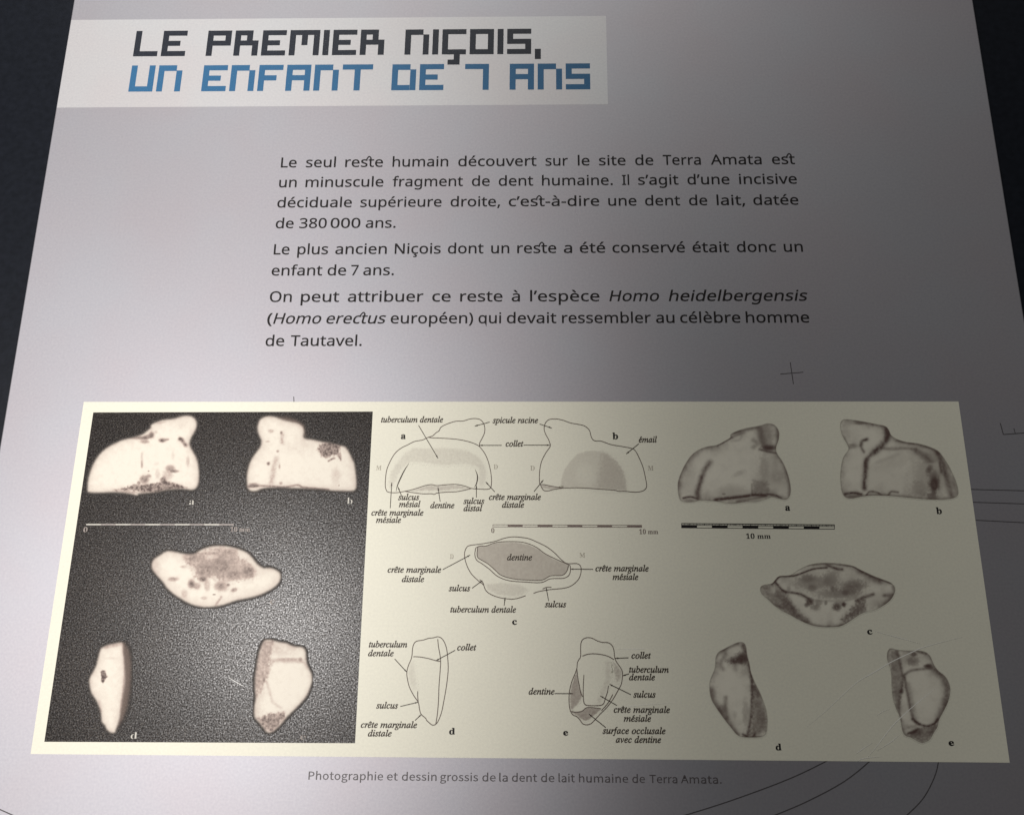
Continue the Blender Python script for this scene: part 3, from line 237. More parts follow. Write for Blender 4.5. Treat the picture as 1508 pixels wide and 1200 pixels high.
# ------------------------------------------------------------------ tone painting of printed pictures (grid mesh + colour attribute)
_rng = np.random.RandomState(7)
_LAT = _rng.rand(64, 64)
def vnoise(x, y):
    xi, yi = np.floor(x).astype(int), np.floor(y).astype(int)
    fx, fy = x - xi, y - yi
    fx, fy = fx * fx * (3 - 2 * fx), fy * fy * (3 - 2 * fy)
    g = lambda a, b: _LAT[a % 64, b % 64]
    return (g(xi, yi) * (1 - fx) + g(xi + 1, yi) * fx) * (1 - fy) + (g(xi, yi + 1) * (1 - fx) + g(xi + 1, yi + 1) * fx) * fy
def fbm(x, y):
    return (vnoise(x, y) * .5 + vnoise(x * 2.1 + 9, y * 2.1 + 4) * .3 + vnoise(x * 4.3 + 3, y * 4.3 + 7) * .2)
def seg_dist(X, Y, pts, closed=False):
    D = np.full(X.shape, 1e9)
    n = len(pts)
    for i in range(n if closed else n - 1):
        ax, ay = pts[i]; bx, by = pts[(i + 1) % n]
        dx, dy = bx - ax, by - ay
        L = dx * dx + dy * dy + 1e-9
        t = np.clip(((X - ax) * dx + (Y - ay) * dy) / L, 0, 1)
        D = np.minimum(D, (X - ax - t * dx) ** 2 + (Y - ay - t * dy) ** 2)
    return np.sqrt(D)
def inside(X, Y, pts):
    r = np.zeros(X.shape, bool); n = len(pts)
    for i in range(n):
        ax, ay = pts[i]; bx, by = pts[(i + 1) % n]
        if ay == by: continue
        c = ((ay > Y) != (by > Y)) & (X < (bx - ax) * (Y - ay) / (by - ay) + ax)
        r ^= c
    return r
def sdist(X, Y, pts):
    d = seg_dist(X, Y, pts, True)
    return np.where(inside(X, Y, pts), d, -d)
def tone(X, Y, ops, rough=0.5, nscale=14.0, wide=1.0, gain=1.0):
    I = np.zeros(X.shape)
    N = fbm(X / nscale + 5, Y / nscale)
    N2 = fbm(X / 45 + 2, Y / 45 + 8)
    for op in ops:
        k = op[0]
        if k == 's':
            pts = smooth(op[1]) if len(op[1]) > 2 else op[1]
            w_ = op[2] * wide
            g = np.exp(-(seg_dist(X + (N2 - .5) * op[2] * 1.2, Y, pts) / w_) ** 2 * 0.7); st = op[3]
        elif k == 'e':
            cx, cy, rx, ry = op[1:5]; st = op[5]; a = math.radians(op[6]) if len(op) > 6 else 0
            u = (X - cx) * math.cos(a) + (Y - cy) * math.sin(a); v = -(X - cx) * math.sin(a) + (Y - cy) * math.cos(a)
            r = np.sqrt((u / rx) ** 2 + (v / ry) ** 2) + (N - .5) * 0.9 * (1 if st > 0 else .3)
            g = 1 / (1 + np.exp((r - 0.95) * 6))
        else:
            d = sdist(X, Y, op[1]) + (N - .5) * op[3] * 2.5
            g = 1 / (1 + np.exp(-d / op[3] * 2)); st = op[2]
        if st > 0:
            st = min(.94, st * gain)
            I = 1 - (1 - I) * (1 - np.clip(st * g * (1 - rough / 2 + rough * N), 0, 1))
        else:
            I = I * (1 + st * g)
    return I

def tone_mesh(name, T, outline, ops, mat, parent, z, mode, step=0.9, margin=3.0, base=0.0, edge=(2.6, .45), inner=(18, .2), halo=None, rough=0.5, nscale=14.0, wide=1.0, gain=1.0, **props):
    s = T[2]
    ol = smooth(outline, True, 3) if outline else None
    xs = [p[0] for p in (outline if outline else ops[0][1])]; ys = [p[1] for p in (outline if outline else ops[0][1])]
    if halo: xs += [p[0] for p in halo]; ys += [p[1] for p in halo]
    m = margin * s
    gx = np.arange(min(xs) - m, max(xs) + m, step * s); gy = np.arange(min(ys) - m, max(ys) + m, step * s)
    X, Y = np.meshgrid(gx, gy)
    I = tone(X, Y, ops, rough, nscale, wide, gain)
    if mode == 'draw':
        if outline:
            sd = sdist(X, Y, ol)
            msk = np.clip(sd / (s * .8) + 0.5, 0, 1)
            N = fbm(X / 30, Y / 30)
            N3 = fbm(X / 70 + 4, Y / 70 + 1)
            soft = inner[1] * np.exp(-np.clip(sd, 0, None) / inner[0]) * np.clip(N3 * 2.6 - .35, .15, 1.6)
            I = 1 - (1 - I) * (1 - .12 * np.clip(N3 - .5, 0, 1) * 2)
            I = 1 - (1 - I * msk) * (1 - soft * msk) * (1 - base * msk)
            I = 1 - (1 - I) * (1 - edge[1] * (0.45 + N * 1.1) * np.exp(-(sd / (edge[0])) ** 2 * .6))
        c = np.clip(I, 0, .97)
        body = msk * np.clip(sd / (s * 3), 0, 1) if outline else np.zeros_like(c)
        col = np.stack([c, body, c, np.ones_like(c)], -1)
        keep = c > 0.012
    else:
        sd = sdist(X, Y, ol)
        sd = sd + (fbm(X / 9, Y / 9) - .5) * s * 1.1
        al = 1 / (1 + np.exp(-sd / (s * .75)))
        I = 1 - (1 - I) * (1 - inner[1] * np.exp(-np.clip(sd, 0, None) / inner[0]))
        grain = (vnoise(X / s * 1.1, Y / s * 1.1) - .5) * 0.05
        I = np.clip(I + grain + base + (fbm(X / 40, Y / 40) - .5) * .14, 0, 1)
        light = np.array([.84, .775, .67]); warm = np.array([.55, .44, .38]); dark = np.array([.095, .065, .058])
        t1 = np.clip(I / .35, 0, 1)[..., None]; t2 = np.clip((I - .35) / .65, 0, 1)[..., None]
        rgb = (light * (1 - t1) + warm * t1) * (1 - t2) + dark * t2
        if halo:
            hd = sdist(X, Y, halo) + (fbm(X / 9 + 3, Y / 9) - .5) * s * 3
            ha = 0.55 / (1 + np.exp(-hd / (s * 1.2)))
            hc = np.array([.22, .155, .125])
            tot = al + (1 - al) * ha
            rgb = (rgb * al[..., None] + hc * ((1 - al) * ha)[..., None]) / np.maximum(tot, 1e-4)[..., None]
            al = tot
        col = np.concatenate([rgb, al[..., None]], -1)
        keep = al > 0.01
    ny, nx = X.shape
    kc = keep[:-1, :-1] | keep[1:, :-1] | keep[:-1, 1:] | keep[1:, 1:]
    idx = np.arange(nx * ny).reshape(ny, nx)
    q = np.stack([idx[1:, :-1], idx[1:, 1:], idx[:-1, 1:], idx[:-1, :-1]], -1)[kc]
    used, inv = np.unique(q.ravel(), return_inverse=True)
    q = inv.reshape(q.shape)
    pl = PA(T[0] + X.ravel()[used] / s, T[1] + Y.ravel()[used] / s)
    me = bpy.data.meshes.new(name)
    me.from_pydata(np.column_stack([pl, np.full(len(pl), z)]).tolist(), [], q.tolist())
    at = me.color_attributes.new('print_tone', 'FLOAT_COLOR', 'POINT')
    at.data.foreach_set('color', col.reshape(-1, 4)[used].astype(np.float32).ravel())
    me.update()
    return finish(name, me, mat, parent, **props)

# ------------------------------------------------------------------ materials
class NT:
    def __init__(s, name):
        m = bpy.data.materials.new(name); m.use_nodes = True
        s.m = m; s.t = m.node_tree; s.b = s.t.nodes['Principled BSDF']
        s.tc = s.t.nodes.new('ShaderNodeTexCoord')
    def n(s, typ, **kw):
        nd = s.t.nodes.new(typ)
        for k, v in kw.items(): setattr(nd, k, v)
        return nd
    def l(s, a, b): s.t.links.new(a, b)
    def noise(s, scale, detail=2.0, rough=0.5, stretch=None):
        nd = s.n('ShaderNodeTexNoise'); nd.inputs['Scale'].default_value = scale
        nd.inputs['Detail'].default_value = detail; nd.inputs['Roughness'].default_value = rough
        if stretch:
            mp = s.n('ShaderNodeMapping'); mp.inputs['Scale'].default_value = stretch
            s.l(s.tc.outputs['Object'], mp.inputs['Vector']); s.l(mp.outputs[0], nd.inputs['Vector'])
        else: s.l(s.tc.outputs['Object'], nd.inputs['Vector'])
        return nd.outputs['Fac']
    def ramp(s, fac, stops):
        r = s.n('ShaderNodeValToRGB'); e = r.color_ramp.elements
        while len(e) < len(stops): e.new(0.5)
        for el, (p, c) in zip(e, stops): el.position = p; el.color = (*c, 1)
        s.l(fac, r.inputs[0]); return r.outputs[0]
    def mix(s, fac, a, b, mode='MIX'):
        mx = s.n('ShaderNodeMix', data_type='RGBA', blend_type=mode)
        for sock, v in ((mx.inputs[0], fac), (mx.inputs[6], a), (mx.inputs[7], b)):
            if isinstance(v, (int, float)): sock.default_value = v
            elif isinstance(v, tuple): sock.default_value = (*v, 1)
            else: s.l(v, sock)
        return mx.outputs[2]
    def bump(s, h, strength, dist):
        b = s.n('ShaderNodeBump'); b.inputs['Strength'].default_value = strength
        b.inputs['Distance'].default_value = dist; s.l(h, b.inputs['Height']); s.l(b.outputs[0], s.b.inputs['Normal'])
    def set(s, color=None, rough=None, metal=None, spec=None):
        for k, v in (('Base Color', color), ('Roughness', rough), ('Metallic', metal), ('Specular IOR Level', spec)):
            if v is None: continue
            if isinstance(v, tuple): s.b.inputs[k].default_value = (*v, 1)
            elif isinstance(v, (int, float)): s.b.inputs[k].default_value = v
            else: s.l(v, s.b.inputs[k])

PAPER = (0.84, 0.81, 0.68)
def paper_color(t):
    big = t.noise(14, 3)
    c = t.ramp(big, [(0.3, tuple(v * .97 for v in PAPER)), (0.7, tuple(min(1, v * 1.02) for v in PAPER))])
    g = t.ramp(t.noise(900, 2), [(0.25, (.95, .95, .955)), (0.75, (1.03, 1.03, 1.02))])
    return t.mix(1.0, c, g, 'MULTIPLY')
def paper_finish(t):
    t.set(rough=0.5, spec=0.3); t.bump(t.noise(900, 2), 0.05, 0.0001)

def panel_like(name, c0, metal=0.45, rough=0.54):
    t = NT(name)
    c = t.ramp(t.noise(9, 3), [(0.3, tuple(v * .97 for v in c0)), (0.7, tuple(v * 1.03 for v in c0))])
    tint = t.ramp(t.noise(18, 2), [(0.35, (1.015, .99, .995)), (0.65, (.985, 1.0, 1.01))])
    c = t.mix(1.0, c, tint, 'MULTIPLY')
    g = t.ramp(t.noise(900, 2), [(0.25, (.94, .94, .95)), (0.75, (1.05, 1.05, 1.04))])
    c = t.mix(1.0, c, g, 'MULTIPLY')
    t.set(color=c, rough=rough, metal=metal, spec=0.4)
    t.bump(t.noise(900, 2), 0.05, 0.0001)
    return t.m
M_PANEL = panel_like('silver_grey_laminate', (0.395, 0.382, 0.408), metal=0.56)
M_BAND = panel_like('pale_grey_print', (0.56, 0.55, 0.555), metal=0.38)
t = NT('cream_paper_print'); t.set(color=paper_color(t)); paper_finish(t); M_PAPER = t.m

def ink(name, c, rough=0.45, spec=0.15, var=0.25, specks=False):
    t = NT(name)
    k = t.ramp(t.noise(1200, 2), [(0.3, tuple(v * (1 - var) for v in c)), (0.75, tuple(min(1, v * (1 + var)) for v in c))])
    if specks:
        k = t.mix(t.ramp(t.noise(1500, 2), [(.70, (0, 0, 0)), (.78, (1, 1, 1))]), k, (.30, .30, .31))
    t.set(color=k, rough=rough, spec=spec)
    return t.m
M_NAVY = ink('dark_navy_ink', (0.026, 0.030, 0.042), var=.35, specks=True)
M_BLUE = ink('blue_ink', (0.042, 0.15, 0.30), var=.10, specks=True)
M_TEXT = ink('charcoal_ink', (0.022, 0.019, 0.019), spec=.12)
M_CAPT = ink('soft_grey_ink', (0.10, 0.088, 0.092), spec=.3)
M_LABEL = ink('brown_black_ink', (0.060, 0.045, 0.034), spec=.12)
M_LINE = ink('fine_line_ink', (0.16, 0.125, 0.105), spec=.12)
M_PALE = ink('pale_grey_ink', (0.50, 0.46, 0.38), spec=.12)
M_SCALE = ink('grey_brown_ink', (0.22, 0.17, 0.15), spec=.12)
M_DECO = ink('thin_grey_line_ink', (0.085, 0.078, 0.082), spec=.3)
M_WHITE = ink('white_ink', (0.60, 0.57, 0.50), spec=.3, var=.12)
M_DIM = ink('dull_white_ink', (0.36, 0.31, 0.28), spec=.15, var=.4)

def plate_nodes(t):
    sp1 = t.ramp(t.noise(1750, 1, .6), [(0.38, (.011, .009, .008)), (0.58, (.032, .026, .024)), (0.76, (.115, .10, .088))])
    sp2 = t.ramp(t.noise(1700, 1), [(0.60, (0, 0, 0)), (0.82, (.12, .11, .09))])
    c = t.mix(1.0, sp1, sp2, 'ADD')
    bigv = t.ramp(t.noise(35, 2), [(0.35, (.90, .90, .90)), (0.65, (1.10, 1.08, 1.06))])
    return t.mix(1.0, c, bigv, 'MULTIPLY')
def plate_finish(t):
    t.set(rough=0.30, spec=t.ramp(t.noise(1500, 1, .6), [(0.36, (.03, .03, .03)), (0.58, (.20, .20, .20)), (0.74, (.50, .50, .50))]))
    t.bump(t.noise(1100, 1), 0.25, 0.0001)
t = NT('speckled_black_print'); t.set(color=plate_nodes(t)); plate_finish(t); M_PLATE = t.m

t = NT('tooth_photo_print')
at = t.n('ShaderNodeAttribute', attribute_name='print_tone')
t.set(color=t.mix(at.outputs['Alpha'], plate_nodes(t), at.outputs['Color'])); t.set(rough=.5, spec=.15)
t.bump(t.noise(1500, 2, .6), 0.25, 0.0001)
M_TOOTH = t.m

def wash(name, c):
    t = NT(name)
    at = t.n('ShaderNodeAttribute', attribute_name='print_tone')
    sep = t.n('ShaderNodeSeparateColor'); t.l(at.outputs['Color'], sep.inputs[0])
    lift = t.n('ShaderNodeMath', operation='MULTIPLY'); lift.inputs[1].default_value = .55; t.l(sep.outputs[1], lift.inputs[0])
    t.set(color=t.mix(sep.outputs[0], t.mix(lift.outputs[0], paper_color(t), (.96, .895, .775)), c)); paper_finish(t)
    return t.m
M_WASH = wash('sepia_wash_print', (0.095, 0.050, 0.043))
M_TINT = wash('brown_tint_print', (0.22, 0.155, 0.135))

t = NT('black_desk_laminate')
t.set(color=t.ramp(t.noise(300, 3), [(0.3, (.007, .0085, .0125)), (0.75, (.011, .013, .019))]), rough=.34, spec=.22)
t.bump(t.noise(500, 2), .1, .0003); M_DESK = t.m
t = NT('scratch_glint_paint'); t.set(color=(.98, .96, .90), rough=.4, spec=.6); M_SCR = t.m  # near-white colour paints the light caught along the scratches
M_BARGREY = ink('bar_grey_ink', (0.42, 0.37, 0.34), spec=.15)
t = NT('board_edge'); t.set(color=(.12, .12, .125), rough=.5); M_EDGE = t.m
# ------------------------------------------------------------------ the setting: black sloping desk under the panel
def slab(name, mat, corners, z0, z1, parent=None, bevel=0.0, **props):
    me = bpy.data.meshes.new(name)
    n = len(corners)
    v = [(x, y, z0) for x, y in corners] + [(x, y, z1) for x, y in corners]
    f = [tuple(range(n))[::-1], tuple(range(n, 2 * n))] + [(i, (i + 1) % n, n + (i + 1) % n, n + i) for i in range(n)]
    me.from_pydata(v, [], f); me.update()
    o = finish(name, me, mat, parent, **props)
    if bevel:
        b = o.modifiers.new('bevel', 'BEVEL'); b.width = bevel; b.segments = 2
    return o
desk = slab('desk_surface', M_DESK, [(-1.0, -0.7), (1.0, -0.7), (1.0, 0.9), (-1.0, 0.9)], -0.044, -0.0042, None, 0.003, kind='structure')
desk.matrix_world = TILT

# ------------------------------------------------------------------ the panel
panel = bpy.data.objects.new('information_panel', None)
COL.objects.link(panel)
panel.matrix_world = TILT
panel['label'] = 'silver-grey museum information panel with French title, text and tooth illustrations'
panel['category'] = 'information panel'

def edge_l(y): return (109.0 - 0.16639 * y, y)
def edge_r(y): return (1432.5 + 0.16167 * y, y)
cor = [tuple(P(*edge_l(1420))), tuple(P(*edge_r(1420))), tuple(P(*edge_r(-170))), tuple(P(*edge_l(-170)))]
slab('board', M_PANEL, cor, -0.004, 0.0, panel, 0.0006)

Z1, Z2, Z3, Z4, Z5 = 1.6e-5, 2.4e-5, 4.5e-5, 8.5e-5, 1.15e-4
bl0, bl1 = edge_l(30), edge_l(159)
F = Flat(); F.quad([(bl0[0] + 1.2, 30), (892.4, 24), (895.3, 154.2), (bl1[0] + 1.2, 159)], Z1)
band = F.build('title_band', M_BAND, panel, label='pale grey band printed behind the title')

# title: block letters on a grid, one unit = one stem; rows 0 (top) to 4 (foot)
BLK = {
 'L': (4, [(0, 0, 1, 5), (1, 4, 4, 5)]),
 'E': (4, [(0, 0, 1, 5), (1, 0, 4, 1), (1, 2, 3, 3), (1, 4, 4, 5)]),
 'P': (4, [(0, 0, 1, 5), (1, 0, 4, 1), (3, 1, 4, 3), (1, 2, 3, 3)]),
 'R': (4, [(0, 0, 1, 5), (1, 0, 3, 1), (2, 1, 3, 2), (1, 2, 4, 3), (3, 3, 4, 5)]),
 'M': (5, [(0, 0, 1, 5), (1, 0, 4, 1), (2, 1, 3, 3), (4, 0, 5, 5)]),
 'I': (1, [(0, 0, 1, 5)]),
 'n': (4, [(0, 0, 1, 5), (1, 0, 3.02, 1.1), (3.02, 1, 4, 5)]),
 'Ç': (4, [(0, 0, 1, 5), (1, 0, 4, 1), (1, 4, 4, 5), (2, 5, 3, 7), (1, 6, 2, 7)]),
 'O': (4, [(0, 0, 1, 5), (1, 0, 3, 1), (1, 4, 3, 5), (3, 0, 4, 5)]),
 'S': (4, [(0, 0, 4, 1), (0, 1, 1, 2), (0, 2, 4, 3), (3, 3, 4, 4), (0, 4, 4, 5)]),
 ',': (1, [(0, 4, 1, 6)]),
 'U': (4, [(0, 0, 1, 5), (1, 4, 3, 5), (3, 0, 4, 5)]),
 'F': (4, [(0, 0, 1, 5), (1, 0, 4, 1), (1, 2, 3, 3)]),
 'A': (4, [(0, 0, 1, 5), (1, 0, 3, 1), (1, 2, 3, 3), (3, 0, 4, 5)]),
 'T': (5, [(0, 0, 5, 1), (2, 1, 3, 5)]),
 'D': (4, [(0, 0, 1, 5), (1, 0, 3.02, 1.1), (1, 4, 3, 5), (3.02, 1, 4, 5)]),
 '7': (4, [(0, 0, 4, 1), (3, 1, 4, 5)]),
}
def block_line(name, words, mat, yl, yr, XL, XR, hpx, label):
    F = Flat()
    for wd, x0, x1 in words:
        tot = sum(BLK[c][0] for c in wd) + 0.6 * (len(wd) - 1)
        yy = lambda x: yl + (yr - yl) * (x - XL) / (XR - XL)
        A, B = P(x0, yy(x0)), P(x1, yy(x1))
        u = (B - A) / tot; e = (B - A) / np.hypot(*(B - A)); up = np.array([-e[1], e[0]])
        xm = (x0 + x1) / 2
        r = up * np.hypot(*(P(xm, yy(xm) - hpx) - P(xm, yy(xm)))) / 5
        cx = 0
        for c in wd:
            wdt, rects = BLK[c]
            for (a, t_, b, bt) in rects:
                # print rows: bars a touch thinner than the gaps are tall
                q = [(cx + a, 5 - bt), (cx + b, 5 - bt), (cx + b, 5 - t_), (cx + a, 5 - t_)]
                F.add([A + u * i + r * j for i, j in q], Z3)
            cx += wdt + 0.6
    return F.build(name, mat, panel, label=label)
block_line('title_line', [('LE', 195.7, 272.0), ('PREMIER', 302.6, 565.0), ('nIÇOIS,', 595.5, 796.5)], M_NAVY, 83.6, 80.0, 196, 782, 37.1, 'dark navy block capitals of the title')
block_line('title_line', [('Un', 188.8, 264.8), ('EnFAnT', 296.0, 537.0 + 10.4), ('DE', 576.0, 652.8), ('7', 684.0, 719.5), ('AnS', 750.3, 869.4)], M_BLUE, 135.5, 132.0, 189, 869, 38.2, 'blue block capitals of the title')

# paragraphs: word, left, right on the survey grid; baselines run nearly level
def para(name, lines, label, size=23.0):
    items = []
    for yl, yr, sz, words in lines:
        X0, X1 = 400.0, 1180.0
        for wd in words:
            txt, a, b = wd[:3]
            sh = 0.20 if len(wd) > 3 and 'i' in wd[3] else 0.0
            y = lambda x: yl + (yr - yl) * (x - X0) / (X1 - X0)
            items.append(('sans', txt, a, b, y(a), y(b), sz, sh) + (('nolig',) if len(wd) > 3 and 'n' in wd[3] else ()))
    return lettering(name, items, M_TEXT, panel, Z3, 9, label=label)
S1, S2, S3 = 25.0, 25.9, 26.8
para('paragraph', [
 (247.0, 241.7, S1, [('Le', 413.4, 436.5), ('seul', 450.2, 494.2), ('reste', 508.1, 563.8), ('humain', 577.8, 660), ('découvert', 674.7, 790), ('sur', 803.3, 836.3), ('le', 850.9, 868.4), ('site', 882.1, 921.5), ('de', 935.5, 962.4), ('Terra', 976.4, 1032.4), ('Amata', 1047, 1122), ('est', 1137.2, 1171)]),
 (276.2, 270.6, S1, [('un', 410.6, 436.5), ('minuscule', 449.6, 564.4), ('fragment', 577.8, 681.7), ('de', 694.8, 721.2), ('dent', 734.3, 785.3), ('humaine.', 798.1, 902.6), ('Il', 916.2, 926.8), ('s’agit', 939.9, 999.4), ('d’une', 1012.6, 1074.7), ('incisive', 1088.7, 1174)]),
 (305.9, 301.5, S1, [('déciduale', 407.9, 517.9), ('supérieure', 530.4, 650.2), ('droite,', 663.3, 736.5), ('c’est-à-dire', 749.1, 882.7), ('une', 895.8, 937.6), ('dent', 950.1, 1001.8), ('de', 1014.9, 1042), ('lait,', 1055.7, 1097.5), ('datée', 1109.7, 1176.3)]),
 (336.3, 333.0, S1, [('de', 405.6, 432.1), ('380', 440.4, 480.8), ('000', 486.4, 530.4), ('ans.', 538.2, 582.5)]),
], 'first paragraph of charcoal body text')
para('paragraph', [
 (374.9, 370.7, S2, [('Le', 402.8, 426), ('plus', 437.7, 483), ('ancien', 493.4, 569.4), ('Niçois', 581.1, 649), ('dont', 659.4, 712), ('un', 723.2, 750), ('reste', 761.6, 819.4), ('a', 830.2, 842.7), ('été', 853.8, 891.5), ('conservé', 902, 1009), ('était', 1020, 1074), ('donc', 1085.5, 1143.3), ('un', 1154.7, 1182.7)]),
 (405.9, 403.0, S2, [('enfant', 399.5, 474.2), ('de', 482, 509.5), ('7', 516.5, 527.6), ('ans.', 534.6, 580)]),
], 'second, two-line paragraph of charcoal body text')
para('paragraph', [
 (444.8, 442.8, S3, [('On', 396.7, 429.3), ('peut', 442.7, 499.2), ('attribuer', 511.8, 623.2), ('ce', 636.3, 663.6), ('reste', 677.5, 740, 'n'), ('à', 753.3, 765.8), ('l’espèce', 780.6, 883), ('Homo', 897.3, 971, 'i'), ('heidelbergensis', 984.8, 1190, 'i')]),
 (476.8, 474.9, S3, [('(', 393, 400.5), ('Homo', 402, 472.8, 'i'), ('erectus', 480.3, 568.3, 'i'), ('européen)', 575, 696.7), ('qui', 704.5, 738), ('devait', 746.3, 819.4), ('ressembler', 827.6, 958.6), ('au', 966.2, 993.6), ('célèbre', 1001.8, 1090.8), ('homme', 1098.7, 1192.3)]),
 (509.5, 508.0, S3, [('de', 390.6, 418.2), ('Tautavel.', 427.4, 532.6)]),
], 'third paragraph of charcoal body text with italic species names')

CAPW = [('Photographie', 454, 564), ('et', 569.5, 585.6), ('dessin', 591.5, 642.9), ('grossis', 648, 704), ('de', 710, 729.9), ('la', 735, 747.7), ('dent', 753.7, 791), ('de', 796.5, 816.5), ('lait', 822.4, 846.6), ('humaine', 852.6, 925.2), ('de', 931, 950), ('Terra', 956.6, 997.7), ('Amata.', 1002.8, 1063)]
yc = lambda x: 1147.3 + (1153.2 - 1147.3) * (x - 454) / 609
lettering('caption', [('cap', w_, a, b, yc(a), yc(b), 46.0, 0) for w_, a, b in CAPW], M_CAPT, panel, Z3, 3, label='thin grey caption line under the illustrations')

# thin decorative line art
F = Flat()
F.ribbon([(1149, 550.9), (1183, 548.1)], 1.3, Z1); F.ribbon([(1163.7, 533.4), (1168.4, 565.6)], 1.3, Z1 + 6e-6)
F.build('registration_cross', M_DECO, panel, label='thin printed cross above the illustration sheet')
F = Flat()
F.ribbon([(1473, 623), (1477.6, 639.7)], 1.4, Z1); F.ribbon([(1477.6, 639.7), (1520, 636.6)], 1.4, Z1 + 6e-6); F.ribbon([(1493, 630.7), (1495, 637.6)], 1.2, Z1)
F.build('corner_mark', M_DECO, panel, label='thin printed bracket mark at the right margin')
for pts in ([(1415, 720.0), (1430.5, 720.5), (1508, 722.5), (1600, 725.5)], [(1415, 738.5), (1433, 739.3), (1508, 741.8), (1600, 745.5)], [(1418, 765), (1437, 765.8), (1508, 769.4), (1600, 775)]):
    F = Flat(); F.ribbon(pts, 1.3, Z1); F.build('survey_line', M_DECO, panel)
for pts in ([(1240, 1107), (1218.5, 1119.5), (1162, 1146.5), (1081, 1176.8), (1008.9, 1199.8), (930, 1222)],
            [(1295, 1103), (1279.8, 1121.1), (1242.7, 1150.6), (1190.3, 1178.8), (1141, 1199.8), (1080, 1223)],
            [(1384, 1100), (1381.9, 1121.5), (1375.8, 1144.5), (1359.7, 1174.8), (1335.5, 1199.8), (1308, 1223)],
            [(-30, 1178), (0, 1191.4), (18.6, 1199.8), (60, 1220)]):
    F = Flat(); F.ribbon(smooth(pts), 1.5, Z1); F.build('curved_line', M_DECO, panel)
F = Flat(); F.ribbon([(432.5, 584), (433.2, 596)], 1.3, Z1); F.build('tick_mark', M_DECO, panel)

# ------------------------------------------------------------------ illustration sheet
F = Flat(); F.quad([(123.4, 591.8), (1411.5, 591.2), (1487, 1122.5), (45, 1109.7)], Z2)
sheet = F.build('illustration_sheet', M_PAPER, panel, label='cream sheet of tooth photographs, diagrams and drawings')
F = Flat(); F.quad([(137.4, 607.3), (549, 606), (522.9, 1093.8), (65.3, 1091.7)], Z3)
F.build('photo_plate', M_PLATE, sheet, label='speckled black background of the tooth photographs')

ZT = 6.5e-5
def photo(tag, T, ol, ops, **kw):
    tone_mesh('tooth_photograph', T, ol, ops, M_TOOTH, sheet, ZT, 'photo', inner=kw.pop('inner', (48, .22)), rough=1.4, nscale=18, gain=1.2, label=tag, **kw)
photo('photographed tooth with a stained lower edge, lettered a', (120, 600, 7.937),
 [(75,960),(80,860),(110,740),(150,650),(200,570),(260,505),(330,455),(400,420),(480,385),(560,365),(640,345),(720,315),(770,275),(810,240),(820,205),(880,175),(960,150),(1080,135),(1160,110),(1240,100),(1300,115),(1335,155),(1343,210),(1325,270),(1285,340),(1265,390),(1262,440),(1290,500),(1335,580),(1358,660),(1370,760),(1365,870),(1340,935),(1290,958),(1220,950),(1150,945),(1050,950),(950,965),(850,985),(740,995),(665,1005),(650,1022),(580,1005),(480,990),(370,985),(250,990),(150,992),(90,985)],
 [('f',[(380,965),(500,940),(620,905),(720,905),(830,890),(930,870),(1000,860),(1080,880),(1230,935),(1150,945),(1050,950),(950,965),(850,985),(740,990),(620,970),(480,965)],.66,10),('f',[(370,975),(480,972),(620,980),(660,1000),(560,1000)],.3,6),
  ('e',735,840,55,50,.6),('e',670,880,20,20,.6),('e',790,800,30,20,.4),('e',958,845,35,38,.65),('e',1040,710,50,36,.5),('e',1080,745,50,18,.6),('e',1010,785,60,60,.25),('e',785,742,12,8,.5),('s',[(705,540),(706,690)],14,.2),('e',706,670,12,40,.25),('e',1245,630,22,60,.2),('e',1070,560,20,60,.1),
  ('e',770,345,70,25,.6,-15),('e',680,355,100,18,.5),('e',820,320,30,38,.6),('e',740,400,50,22,.4),('e',945,385,42,24,.65),('e',1000,375,26,14,.4),('s',[(1150,365),(1180,385),(1222,440)],17,.75),('e',1165,370,30,20,.5),('e',880,655,35,22,.1),('e',890,780,30,60,.14),('e',930,180,60,12,.15,-10),('e',870,290,20,20,.15),('e',1180,210,70,60,.06)])
photo('photographed tooth with a brown patch near its upper right, lettered b', (350, 600, 7.937),
 [(115,900),(112,800),(130,700),(160,620),(210,540),(262,470),(280,420),(275,370),(245,300),(235,230),(255,160),(300,120),(370,105),(440,115),(520,145),(600,165),(690,185),(745,215),(772,270),(765,340),(800,370),(870,378),(940,395),(1010,410),(1100,425),(1180,445),(1250,462),(1290,510),(1330,590),(1360,660),(1378,780),(1385,880),(1375,950),(1330,972),(1230,970),(1120,968),(1060,960),(960,950),(850,945),(740,940),(640,938),(540,932),(440,930),(340,935),(270,950),(220,970),(160,972),(125,945)],
 [('f',[(930,490),(960,440),(1020,415),(1120,420),(1200,450),(1190,500),(1205,560),(1200,600),(1160,560),(1100,560),(1040,590),(980,570),(950,520)],.62,11),('s',[(1060,625),(1100,602),(1130,592)],9,.6),('s',[(1205,560),(1205,620)],8,.35),('e',185,910,60,28,.6),
  ('s',[(130,925),(270,915),(400,920),(560,930),(700,905),(760,930),(900,945),(1060,960)],10,.5),('e',510,295,14,18,.55),('e',390,275,35,22,.25),('s',[(520,320),(520,410)],26,.24),('e',350,398,25,12,.28),('e',468,512,16,14,.45),('e',360,655,20,22,.6),('e',490,690,12,30,.3),('s',[(450,600),(420,720),(395,870)],28,.24),('e',505,885,20,18,.35),('e',1150,800,60,90,.14),('e',1185,910,8,10,.4),('e',700,480,180,90,.06)],
 halo=[(470,120),(560,115),(680,150),(770,210),(790,330),(740,300),(640,180),(520,150)])
